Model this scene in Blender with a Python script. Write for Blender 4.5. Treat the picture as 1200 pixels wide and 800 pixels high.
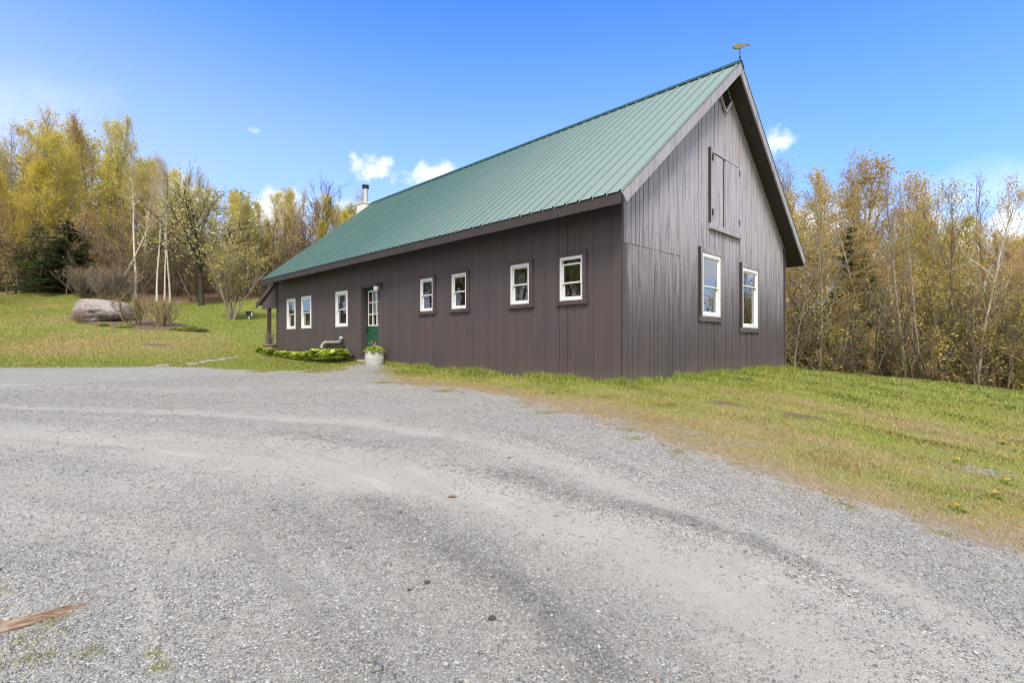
import bpy, math, random
import numpy as np
from mathutils import Vector, Matrix

# ------------------------------------------------------------------ scene, camera, light
for o in list(bpy.data.objects):
    bpy.data.objects.remove(o)
scene = bpy.context.scene
COL = scene.collection
R = math.radians

cam_d = bpy.data.cameras.new("camera")
cam = bpy.data.objects.new("camera", cam_d)
COL.objects.link(cam)
cam.location = (0, 0, 1.4)
cam.rotation_euler = (R(90), 0, 0)
cam_d.sensor_width = 36.0
cam_d.lens = 595.4 / 1200 * 36
cam_d.shift_y = 0.0009
cam_d.clip_start = 0.05
cam_d.clip_end = 6000
scene.camera = cam

SUN_EL, SUN_AZ = R(52), R(180)          # azimuth clockwise from +Y: behind the camera, to the left
sd = Vector((math.sin(SUN_AZ) * math.cos(SUN_EL), math.cos(SUN_AZ) * math.cos(SUN_EL), math.sin(SUN_EL)))
sun_d = bpy.data.lights.new("sun", 'SUN')
sun = bpy.data.objects.new("sun", sun_d)
COL.objects.link(sun)
sun.rotation_euler = sd.to_track_quat('Z', 'Y').to_euler()
sun.location = (-20, -30, 60)
sun_d.energy = 2.2
sun_d.angle = R(24)
sun_d.color = (1.0, 0.93, 0.83)

scene.view_settings.view_transform = 'Standard'
scene.view_settings.look = 'None'
scene.view_settings.gamma = 1.0
scene.view_settings.use_curve_mapping = False
scene.view_settings.exposure = 1.45

world = bpy.data.worlds.new("World")
scene.world = world
world.use_nodes = True
wt = world.node_tree
wt.nodes.clear()


class NT:
    """small helper to write node trees"""
    def __init__(self, tree):
        self.t = tree
    def n(self, typ, **kw):
        nd = self.t.nodes.new(typ)
        for k, v in kw.items():
            setattr(nd, k, v)
        return nd
    def put(self, sock, v):
        if isinstance(v, bpy.types.NodeSocket):
            self.t.links.new(v, sock)
        elif v is not None:
            if hasattr(sock, 'default_value') and not isinstance(v, (int, float)) and len(v) == 3 and sock.type == 'RGBA':
                v = (*v, 1)
            sock.default_value = v
    def m(self, op, a, b=None, c=None, clamp=False):
        nd = self.n('ShaderNodeMath', operation=op, use_clamp=clamp)
        self.put(nd.inputs[0], a)
        if b is not None: self.put(nd.inputs[1], b)
        if c is not None: self.put(nd.inputs[2], c)
        return nd.outputs[0]
    def smooth(self, v, a, b, lo=0.0, hi=1.0):
        nd = self.n('ShaderNodeMapRange', interpolation_type='SMOOTHSTEP')
        self.put(nd.inputs[0], v); self.put(nd.inputs[1], a); self.put(nd.inputs[2], b)
        self.put(nd.inputs[3], lo); self.put(nd.inputs[4], hi)
        return nd.outputs[0]
    def mix(self, f, a, b, blend='MIX'):
        nd = self.n('ShaderNodeMix', data_type='RGBA', blend_type=blend)
        self.put(nd.inputs[0], f); self.put(nd.inputs[6], a); self.put(nd.inputs[7], b)
        return nd.outputs[2]
    def noise(self, vec, scale, detail=3, rough=0.55, dist=0.0, out=0):
        nd = self.n('ShaderNodeTexNoise')
        if vec is not None: self.put(nd.inputs['Vector'], vec)
        self.put(nd.inputs['Scale'], scale); nd.inputs['Detail'].default_value = detail
        nd.inputs['Roughness'].default_value = rough; nd.inputs['Distortion'].default_value = dist
        return nd.outputs[out]
    def voro(self, vec, scale, feature='F1', out=0):
        nd = self.n('ShaderNodeTexVoronoi', feature=feature)
        if vec is not None: self.put(nd.inputs['Vector'], vec)
        nd.inputs['Scale'].default_value = scale
        return nd.outputs[out]
    def attr(self, name, out='Fac'):
        return self.n('ShaderNodeAttribute', attribute_name=name).outputs[out]
    def ramp(self, f, stops):
        nd = self.n('ShaderNodeValToRGB')
        cr = nd.color_ramp
        while len(cr.elements) < len(stops): cr.elements.new(0.5)
        for e, (p, c) in zip(cr.elements, stops):
            e.position = p; e.color = (*c, 1)
        self.put(nd.inputs[0], f)
        return nd.outputs[0]
    def scale(self, vec, s):
        nd = self.n('ShaderNodeVectorMath', operation='MULTIPLY')
        self.put(nd.inputs[0], vec); nd.inputs[1].default_value = s
        return nd.outputs[0]


W_ = NT(wt)
sky = W_.n('ShaderNodeTexSky', sky_type='NISHITA', sun_disc=False, sun_elevation=SUN_EL, sun_rotation=SUN_AZ,
           altitude=300, air_density=1.0, dust_density=0.5, ozone_density=2.0)
hs = W_.n('ShaderNodeHueSaturation')
hs.inputs['Saturation'].default_value = 1.22
hs.inputs['Value'].default_value = 1.0
W_.put(hs.inputs['Color'], sky.outputs[0])
gen = W_.n('ShaderNodeTexCoord').outputs['Generated']
sx = W_.n('ShaderNodeSeparateXYZ'); W_.put(sx.inputs[0], gen)
az = W_.m('DEGREES', W_.m('ARCTAN2', sx.outputs[0], sx.outputs[1]))
el = W_.m('DEGREES', W_.m('ARCSINE', sx.outputs[2]))
puff = W_.noise(gen, 26, 6, 0.62)
wide = W_.noise(gen, 5, 5, 0.6)
cl = None
for (a0, e0, ra, re, dens, soft) in [(-15.4, 18.2, 3.3, 1.9, .9, .62), (-8.2, 17.8, 4.5, 2.0, .9, .62), (27.8, 19.2, 2.0, 1.8, .8, .7),
                                     (-24.6, 13.6, 4.2, 2.6, .9, .6), (-34, 14, 4, 2, .8, .5), (31, 11.5, 6, 3.0, .9, .5),
                                     (44, 12.2, 10, 2.6, .30, 1.0), (41, 8.5, 12, 4, .9, .6), (-26.8, 20.4, .8, .45, .5, .8), (-17, 13.4, 7, 2.4, .7, .8),
                                     (-47, 17, 12, 6, .32, 1.0), (-30, 8, 25, 5, .5, 1.0), (72, 9, 18, 10, .95, .6), (-80, 22, 18, 8, .9, .5)]:
    dx = W_.m('DIVIDE', W_.m('SUBTRACT', az, a0), ra)
    dy = W_.m('DIVIDE', W_.m('SUBTRACT', el, e0), re)
    r = W_.m('SQRT', W_.m('ADD', W_.m('MULTIPLY', dx, dx), W_.m('MULTIPLY', dy, dy)))
    nz = puff if soft < .85 else wide
    v = W_.m('ADD', W_.m('SUBTRACT', 1.0, r), W_.m('MULTIPLY', W_.m('SUBTRACT', nz, 0.5), 2.6))
    v = W_.smooth(v, 0.1, 0.1 + soft * 1.3, 0.0, dens)
    v = W_.m('MULTIPLY', v, W_.smooth(r, 1.0, 1.7, 1.0, 0.0))
    cl = v if cl is None else W_.m('MAXIMUM', cl, v)
# broad unseen cloud added behind the camera as soft neutral fill light
fill_cloud = W_.m('ADD', W_.m('MULTIPLY', sx.outputs[1], -1.0), W_.m('MULTIPLY', W_.m('SUBTRACT', wide, 0.5), .9))
cl = W_.m('MAXIMUM', cl, W_.smooth(fill_cloud, -.42, .15, 0.0, .95))
blue = W_.mix(1.0, hs.outputs[0], (.42, .61, .93), 'MULTIPLY')
haze_f = W_.m('ADD', W_.smooth(el, 8, 36, .52, 0.02), W_.m('MULTIPLY', W_.smooth(az, -60, -5, .30, 0), W_.smooth(el, 14, 36, 1, 0)), clamp=True)
haze_f = W_.m('MULTIPLY', haze_f, W_.smooth(az, 8, 42, 1.0, .55))
blue = W_.mix(haze_f, blue, (1.7, 2.0, 2.5))
skyc = W_.mix(cl, blue, W_.mix(W_.smooth(sx.outputs[1], -.1, .5), (3.05, 2.98, 2.86), (3.2, 3.2, 3.3)))
bg = W_.n('ShaderNodeBackground'); bg.inputs['Strength'].default_value = 0.15
W_.put(bg.inputs['Color'], skyc)
W_.put(W_.n('ShaderNodeOutputWorld').inputs['Surface'], bg.outputs[0])

scene.render.engine = 'CYCLES'
scene.cycles.use_denoising = True
scene.cycles.filter_width = 1.05
scene.cycles.max_bounces = 6
scene.cycles.diffuse_bounces = 3
scene.cycles.transparent_max_bounces = 12
scene.cycles.use_adaptive_sampling = True
scene.cycles.adaptive_threshold = 0.02
scene.cycles.sample_clamp_indirect = 8

# ------------------------------------------------------------------ helpers
def tag(o, label=None, cat=None, group=None, kind=None):
    if label: o['label'] = label
    if cat: o['category'] = cat
    if group: o['group'] = group
    if kind: o['kind'] = kind
    return o

def empty(name, loc, rz=0.0):
    o = bpy.data.objects.new(name, None)
    o.location = loc; o.rotation_euler = (0, 0, rz); o.empty_display_size = 0.2
    COL.objects.link(o)
    return o

def link_mesh(name, me, mats, parent=None):
    o = bpy.data.objects.new(name, me)
    COL.objects.link(o)
    if not me.materials:
        for m in (mats if isinstance(mats, (list, tuple)) else [mats]):
            me.materials.append(m)
    if parent: o.parent = parent
    return o

def np_mesh(name, V, F, attrs=None, smooth=False, midx=None):
    """V (n,3) floats, F (m,k) ints of one polygon size"""
    V = np.asarray(V, np.float32); F = np.asarray(F, np.int32)
    me = bpy.data.meshes.new(name)
    m, k = F.shape
    me.vertices.add(len(V)); me.vertices.foreach_set('co', V.ravel())
    me.loops.add(m * k); me.loops.foreach_set('vertex_index', F.ravel())
    me.polygons.add(m); me.polygons.foreach_set('loop_start', np.arange(0, m * k, k, dtype=np.int32))
    if midx is not None: me.polygons.foreach_set('material_index', np.asarray(midx, np.int32))
    if smooth: me.polygons.foreach_set('use_smooth', np.ones(m, bool))
    for an, av in (attrs or {}).items():
        a = me.attributes.new(an, 'FLOAT', 'POINT')
        a.data.foreach_set('value', np.asarray(av, np.float32))
    me.update(calc_edges=True)
    return me

class MB:
    """collects boxes, hexahedra, tubes and lathes and builds ONE mesh object"""
    def __init__(s, T=None):
        s.v = []; s.f = []; s.m = []; s.T = T
    def add(s, vs, fs, mi=0):
        b = len(s.v)
        s.v += [tuple(s.T(*p)) if s.T else tuple(p) for p in vs]
        s.f += [tuple(b + i for i in f) for f in fs]
        s.m += [mi] * len(fs)
    def hexa(s, p, mi=0):
        s.add(p, [(0, 3, 2, 1), (4, 5, 6, 7), (0, 1, 5, 4), (1, 2, 6, 5), (2, 3, 7, 6), (3, 0, 4, 7)], mi)
    def box(s, x0, x1, y0, y1, z0, z1, mi=0):
        s.hexa([(x0, y0, z0), (x1, y0, z0), (x1, y1, z0), (x0, y1, z0), (x0, y0, z1), (x1, y0, z1), (x1, y1, z1), (x0, y1, z1)], mi)
    def ring(s, a0, a1, z0, z1, w, d0, d1, mi=0, wb=None, wt=None):
        wb = w if wb is None else wb; wt = w if wt is None else wt
        s.box(a0, a0 + w, d0, d1, z0, z1, mi); s.box(a1 - w, a1, d0, d1, z0, z1, mi)
        s.box(a0 + w, a1 - w, d0, d1, z0, z0 + wb, mi); s.box(a0 + w, a1 - w, d0, d1, z1 - wt, z1, mi)
    def tube(s, path, rad, n=8, mi=0, caps=True):
        path = [Vector(p) for p in path]
        if not isinstance(rad, (list, tuple)): rad = [rad] * len(path)
        vs = []; k = len(path)
        for i, p in enumerate(path):
            t = (path[min(i + 1, k - 1)] - path[max(i - 1, 0)]).normalized()
            a = t.cross(Vector((0.31, 0.17, 0.93))) if abs(t.z) < .9 else t.cross(Vector((1, 0, 0)))
            a.normalize(); b = t.cross(a)
            for j in range(n):
                q = 2 * math.pi * j / n
                vs.append(p + rad[i] * (math.cos(q) * a + math.sin(q) * b))
        fs = [(i * n + j, i * n + (j + 1) % n, (i + 1) * n + (j + 1) % n, (i + 1) * n + j) for i in range(k - 1) for j in range(n)]
        if caps: fs += [tuple(range(n))[::-1], tuple((k - 1) * n + j for j in range(n))]
        s.add(vs, fs, mi)
    def lathe(s, prof, c=(0, 0), n=24, mi=0, wob=0.0, rng=random):
        vs = []
        for r, z in prof:
            for j in range(n):
                q = 2 * math.pi * j / n
                rr = r * (1 + wob * math.sin(3 * q + z * 9) + wob * .6 * rng.uniform(-1, 1))
                vs.append((c[0] + rr * math.cos(q), c[1] + rr * math.sin(q), z))
        k = len(prof)
        fs = [(i * n + j, i * n + (j + 1) % n, (i + 1) * n + (j + 1) % n, (i + 1) * n + j) for i in range(k - 1) for j in range(n)]
        fs += [tuple(range(n))[::-1], tuple((k - 1) * n + j for j in range(n))]
        s.add(vs, fs, mi)
    def prism(s, pts, d0, d1, mi=0):
        """pts: (a, z) outline, extruded along the second axis"""
        n = len(pts)
        vs = [(a, d0, z) for a, z in pts] + [(a, d1, z) for a, z in pts]
        fs = [tuple(range(n)), tuple(range(2 * n - 1, n - 1, -1))] + [(j, j + n, (j + 1) % n + n, (j + 1) % n) for j in range(n)]
        s.add(vs, fs, mi)
    def build(s, name, mats, parent=None, label=None, smooth=False, bevel=0.0):
        me = bpy.data.meshes.new(name)
        me.from_pydata(s.v, [], s.f)
        me.polygons.foreach_set('material_index', s.m)
        if smooth: me.polygons.foreach_set('use_smooth', [True] * len(s.f))
        me.update()
        import bmesh
        bm = bmesh.new(); bm.from_mesh(me)
        bmesh.ops.recalc_face_normals(bm, faces=bm.faces)
        bm.to_mesh(me); bm.free()
        o = link_mesh(name, me, mats, parent)
        if bevel:
            md = o.modifiers.new('bevel', 'BEVEL'); md.width = bevel; md.segments = 2; md.limit_method = 'ANGLE'
        if label: o['label'] = label
        return o

def new_mat(name):
    m = bpy.data.materials.new(name); m.use_nodes = True
    m.node_tree.nodes.clear()
    g = NT(m.node_tree)
    return m, g

def finish(g, color, rough=0.8, bump=None, bstr=0.3, bdist=0.02, metal=0.0, spec=0.5, trans=0.0):
    p = g.n('ShaderNodeBsdfPrincipled')
    g.put(p.inputs['Base Color'], color); g.put(p.inputs['Roughness'], rough); g.put(p.inputs['Metallic'], metal)
    g.put(p.inputs['Specular IOR Level'], spec)
    if bump is not None:
        b = g.n('ShaderNodeBump'); g.put(b.inputs['Height'], bump); g.put(b.inputs['Strength'], bstr); g.put(b.inputs['Distance'], bdist)
        g.put(p.inputs['Normal'], b.outputs[0])
    sh = p.outputs[0]
    if trans:
        t = g.n('ShaderNodeBsdfTranslucent'); g.put(t.inputs[0], color)
        mx = g.n('ShaderNodeMixShader'); mx.inputs[0].default_value = trans
        g.t.links.new(sh, mx.inputs[1]); g.t.links.new(t.outputs[0], mx.inputs[2]); sh = mx.outputs[0]
    g.put(g.n('ShaderNodeOutputMaterial').inputs['Surface'], sh)

def obj_co(g):
    return g.n('ShaderNodeTexCoord').outputs['Object']
def world_co(g):
    return g.n('ShaderNodeNewGeometry').outputs['Position']

def simple_mat(name, col, rough=0.7, var=0.15, scale=6.0, bstr=0.15, metal=0.0, spec=0.5, stretch=(1, 1, 1), trans=0.0):
    m, g = new_mat(name)
    v = g.scale(obj_co(g), stretch)
    n1 = g.noise(v, scale, 5, 0.6)
    c = g.mix(n1, tuple(max(0, x * (1 - var * 1.6)) for x in col), tuple(x * (1 + var * 1.6) for x in col))
    finish(g, c, rough, n1, bstr, 0.01, metal, spec, trans)
    return m

# ------------------------------------------------------------------ terrain height
CP =  [(0.0, 0.0, 0.0), (0.0, -10.0, -0.3), (-15.0, -10.0, 0.1), (15.0, -10.0, -0.8), (0.0, -40.0, -1.0), (-40.0, -30.0, 0.0), (40.0, -30.0, -2.5), (-60.0, 20.0, 5.0), (-40.0, 14.0, 2.0), (-45.0, 55.0, 9.0), (-20.0, 60.0, 9.0), (0.0, 65.0, 6.5), (25.0, 60.0, -2.0), (60.0, 50.0, -4.5), (60.0, 20.0, -3.0), (6.0, 42.0, 2.0), (20.0, 34.0, -2.4), (35.0, 30.0, -3.4), (20.0, 20.0, -1.5), (28.0, 16.0, -1.6), (12.0, 21.0, -0.3), (10.0, 25.0, -0.9), (16.0, 10.0, -0.4), (9.0, 2.0, -0.3), (-8.0, 2.0, 0.2), (-14.0, 6.0, 0.55), (-30.0, 2.0, 0.9), (3.0, 30.0, 1.4), (-2.0, 26.0, 1.2), (0.0, 1.94, 0.1), (-2.015, 2.0, 0.06), (1.915, 1.9, 0.127), (0.0, 3.46, 0.244), (-4.071, 6.06, 0.393), (-7.508, 7.45, 0.412), (-1.512, 9.0, 0.63), (0.242, 7.2, 0.566), (1.386, 5.5, 0.486), (2.234, 3.8, 0.271), (3.275, 3.25, 0.036), (7.356, 7.3, -0.058), (4.367, 6.5, 0.32), (14.612, 14.5, -0.035), (10.413, 15.5, 0.412), (13.016, 15.5, 0.178), (1.935, 9.0, 0.66), (-0.342, 11.3, 0.689), (-3.07, 14.06, 0.764), (-4.655, 15.66, 0.81), (-9.492, 20.55, 0.902), (4.064, 11.1, 0.674), (8.022, 15.02, 0.619), (-15.116, 15.0, 0.646), (-12.093, 15.0, 0.658), (-9.19, 15.2, 0.636), (-6.376, 14.6, 0.617), (-20.658, 20.5, 1.436), (-13.436, 20.0, 1.335), (-21.179, 26.0, 2.407), (-26.705, 26.5, 2.56), (-42.324, 42.0, 5.355), (-38.092, 42.0, 5.566), (-25.395, 42.0, 4.579), (-21.305, 43.0, 5.088), (-16.554, 32.0, 2.801), (-10.255, 21.5, 1.005), (-15.116, 25.0, 2.074), (-17.77, 46.0, 5.731), (-21.498, 32.0, 3.338)]
CP = np.array(CP)
def _tps():
    n = len(CP)
    d = np.hypot(CP[:, None, 0] - CP[None, :, 0], CP[:, None, 1] - CP[None, :, 1])
    K = np.where(d > 0, d ** 2 * np.log(d + 1e-12), 0)
    Pm = np.c_[np.ones(n), CP[:, :2]]
    A = np.block([[K, Pm], [Pm.T, np.zeros((3, 3))]])
    return np.linalg.solve(A, np.r_[CP[:, 2], 0, 0, 0])
TW = _tps()
def H(x, y):
    x = np.asarray(x, float); y = np.asarray(y, float)
    r = np.hypot(x, y); s = np.where(r > 62, 62 / np.maximum(r, 1e-6), 1)
    xx = x * s; yy = y * s
    z = TW[-3] + TW[-2] * xx + TW[-1] * yy
    for i in range(len(CP)):
        d2 = (xx - CP[i, 0]) ** 2 + (yy - CP[i, 1]) ** 2 + 1e-12
        z = z + TW[i] * .5 * d2 * np.log(d2)
    return z
def hz(x, y): return float(H(x, y))

# ------------------------------------------------------------------ house frame (world <-> wall coordinates)
YAW = 0.78
HC = np.array([0.215 * 9.0, 9.0])
D1 = np.array([-math.sin(YAW), math.cos(YAW)]); D2 = np.array([math.cos(YAW), math.sin(YAW)])
HW, HL = 8.72, 16.29
def to_uv(x, y):
    q0 = np.asarray(x) - HC[0]; q1 = np.asarray(y) - HC[1]
    return q0 * D1[0] + q1 * D1[1], q0 * D2[0] + q1 * D2[1]
def from_uv(u, v):
    return HC[0] + u * D1[0] + v * D2[0], HC[1] + u * D1[1] + v * D2[1]

# ------------------------------------------------------------------ ground regions
EDGE = [(-15.12, 15.0), (-13.55, 14.94), (-12.1, 15.01), (-10.28, 15.3), (-9.2, 15.21), (-8.48, 14.93), (-7.36, 14.6), (-5.85, 13.94), (-4.6, 12.6),
        (-4.45, 13.2), (-4.45, 14.6), (-3.9, 14.75), (-3.53, 14.1), (-3.33, 12.3), (-2.1, 9.42), (-0.94, 8.38), (0.2, 7.07), (0.84, 6.04), (1.13, 5.62),
        (1.34, 4.98), (1.69, 4.43), (1.98, 4.1), (2.21, 3.8), (2.57, 3.62), (2.83, 3.52), (3.05, 3.39), (3.28, 3.25)]
GPOLY = np.array([(-70, 24), (-30, 17)] + EDGE + [(5, 2.2), (9, 0.4), (18, -2), (18, -22), (-20, -22), (-70, -14)])

def seg_dist(x, y, pts, closed=False):
    d = np.full(x.shape, 1e9); t_all = np.zeros(x.shape)
    n = len(pts)
    for i in range(n if closed else n - 1):
        a = pts[i]; b = pts[(i + 1) % n]
        ex, ey = b[0] - a[0], b[1] - a[1]
        t = np.clip(((x - a[0]) * ex + (y - a[1]) * ey) / (ex * ex + ey * ey), 0, 1)
        d = np.minimum(d, np.hypot(x - a[0] - t * ex, y - a[1] - t * ey))
    return d
def inside(x, y, P):
    c = np.zeros(x.shape, bool); n = len(P)
    for i in range(n):
        a, b = P[i], P[(i + 1) % n]
        if a[1] == b[1]: continue
        cond = ((a[1] > y) != (b[1] > y)) & (x < (b[0] - a[0]) * (y - a[1]) / (b[1] - a[1]) + a[0])
        c ^= cond
    return c
def gravel_sd(x, y):
    d = seg_dist(x, y, GPOLY, True)
    return np.where(inside(x, y, GPOLY), d, -d)
def sst(v, a, b):
    t = np.clip((v - a) / (b - a), 0, 1); return t * t * (3 - 2 * t)

TAN = [([(2.6, 1.2), (2.08, 2.06), (1.92, 2.54), (1.53, 3.04), (0.98, 3.66), (0.3, 4.44), (-0.35, 5.16), (-1.73, 6.06), (-4.0, 6.8), (-6.88, 7.59), (-14, 9)], .17, .8),
       ([(1.5, 1.2), (1.27, 1.89), (1.07, 2.44), (0.69, 2.95), (0.23, 3.44), (-0.39, 3.86), (-1.24, 4.1)], .36, 1.0),
       ([(-0.6, 4.15), (-1.24, 4.25), (-2.3, 4.75), (-3.9, 5.3), (-5.59, 5.75), (-10, 6.5)], .5, 1.0),
       ([(2.0, 1.5), (1.62, 2.25), (1.2, 2.85)], .16, .7),
       ([(-2.0, 8.9), (-4.6, 9.6), (-9.0, 10.4), (-18, 12)], .6, .5),
       ([(-3.0, 3.9), (-4.2, 4.2), (-6, 4.4)], .3, .5), ([(-1.9, 3.0), (-2.7, 3.3), (-3.6, 3.5)], .2, .45)]
DARK = [([(-0.6, 4.48), (0.0, 4.07), (0.59, 3.54), (1.12, 3.32), (1.41, 3.04), (1.58, 2.75)], .17, .75),
        ([(-0.41, 3.04), (-0.09, 2.66), (0.16, 2.36), (0.31, 2.07), (0.4, 1.7)], .17, .85),
        ([(-1.05, 3.72), (-0.66, 3.3), (-0.3, 2.9)], .25, .7), ([(-1.62, 3.6), (-1.03, 3.1)], .22, .5),
        ([(-2.6, 5.6), (-1.98, 5.35), (-1.25, 4.95)], .14, .6), ([(-0.1, 5.4), (0.5, 4.7), (1.1, 4.1)], .1, .35), ([(-3, 2.9), (-2.4, 3.0)], .25, .35),
        ([(-0.4, 1.9), (-0.9, 2.3)], .2, .5)]
SOIL = [((-13.6, 19.5), .75, .35, 1.0), ((3.07, 7.31), .42, .28, .8), ((4.02, 6.93), .45, .3, .9), ((-11.5, 20.6), .7, .4, .4), ((-24, 24), 1.2, .5, .3), ((-4.6, 15.1), 1.2, .5, .5)]
GRIT = [((4.7, 5.13), .5, .28, .55), ((5.6, 5.3), .5, .25, .4), ((1.9, 5.35), .6, .25, .45), ((2.28, 5.03), .6, .3, .4), ((3.0, 4.2), .4, .2, .35)]
BED = np.array([(-24.2, 27.9), (-22.2, 26.3), (-19.97, 24.9), (-16.9, 23.8), (-14.6, 23.9), (-15.6, 25.0), (-17.3, 26.6), (-20.3, 28.0)])
def band(x, y, items):
    v = np.zeros(x.shape)
    for pts, w, s in items:
        v = np.maximum(v, s * np.exp(-(seg_dist(x, y, pts) / w) ** 2))
    return v
def spots(x, y, items):
    v = np.zeros(x.shape)
    for (c, rx, ry, s) in items:
        v = np.maximum(v, s * np.exp(-(((x - c[0]) / rx) ** 2 + ((y - c[1]) / ry) ** 2)))
    return v
def wave(x, y, f, seed):
    r = np.random.RandomState(seed); v = np.zeros(np.shape(x))
    for k in range(7):
        a = r.uniform(0, 6.28); ff = f * r.uniform(.6, 2.2)
        v = v + np.sin((x * np.cos(a) + y * np.sin(a)) * ff + r.uniform(0, 6.28)) / 7
    return v
def forest_mask(x, y):
    """1 on the leaf litter under the woods"""
    t = np.array([(-90, 46), (-60, 43.5), (-42.3, 42.0), (-38, 42.2), (-31, 41.6), (-25.4, 42.2), (-21.3, 43.5), (-15, 46), (-4, 46), (4, 40), (9, 30), (14, 24.5), (22, 21), (34, 19), (60, 16), (90, 10)])
    yl = np.interp(x, t[:, 0], t[:, 1]) + .8 * wave(x, y, .8, 3)
    return sst(y - yl, -1.2, 1.0)
def ground_attrs(x, y):
    sd = gravel_sd(x, y)
    right = (x > -3.5) & (y < 30)
    u, v = to_uv(x, y)
    wd = np.minimum(np.where((u > -.5) & (u < HL), np.maximum(-v, 0), 9), np.where((v > -.5) & (v < HW + 1), np.maximum(-u, 0), 9))
    edge_dry = 1 - sst(-sd, .15, 1.3)
    crest = sst(y - (11.2 - .12 * x), -2.5, 2.0)
    dry = np.where(right, np.clip(.42 + .60 * edge_dry - .95 * crest + .42 * wave(x, y, 1.7, 1) + .2 * wave(x, y, 5, 2), 0, 1),
                   np.clip(.24 + .45 * wave(x, y, .45, 5) + .25 * wave(x, y, 1.6, 6) + .25 * np.exp(-((y - 21.5) / 3.0) ** 2) - .5 * np.exp(-(sd / 1.6) ** 2), 0, 1))
    dry = np.clip(dry - .8 * np.exp(-(wd / .45) ** 2), 0, 1)
    tan = band(x, y, TAN); dark = band(x, y, DARK)
    soil = np.maximum(spots(x, y, SOIL), np.where(inside(x, y, BED), 1.0, np.exp(-(seg_dist(x, y, BED, True) / .3) ** 2)))
    td = np.full(x.shape, 1e9); ta = np.zeros(x.shape); acc = 0.0
    P = TAN[0][0]
    for a, b in zip(P[:-1], P[1:]):
        ex, ey = b[0] - a[0], b[1] - a[1]; L = math.hypot(ex, ey)
        t = np.clip(((x - a[0]) * ex + (y - a[1]) * ey) / (L * L), 0, 1)
        d = np.hypot(x - a[0] - t * ex, y - a[1] - t * ey); k = d < np.abs(td)
        td = np.where(k, d * np.sign(ex * (y - a[1]) - ey * (x - a[0])), td); ta = np.where(k, acc + t * L, ta); acc += L
    return dict(td=td, ta=ta, sd=sd, dry=dry, tan=tan, dark=dark * (1 - .3 * tan), soil=soil, grit=spots(x, y, GRIT), litter=forest_mask(x, y))

def relief(X, Y, sd, tan, dark):
    b = .012 * wave(X, Y, 9, 11) + .03 * wave(X, Y, 2.2, 12)
    b = b - .030 * tan * (sd > 0) + .04 * dark * (sd > 0) + np.where(sd < 0, .012 * wave(X, Y, 14, 13), 0) + .10 * spots(X, Y, [SOIL[0]])
    return b * np.clip(1 - np.hypot(X, Y) / 40, 0, 1)
def gz(x, y):
    X = np.array([float(x)]); Y = np.array([float(y)])
    t = band(X, Y, TAN)
    return float((H(X, Y) + relief(X, Y, gravel_sd(X, Y), t, band(X, Y, DARK) * (1 - .3 * t)))[0])

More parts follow.
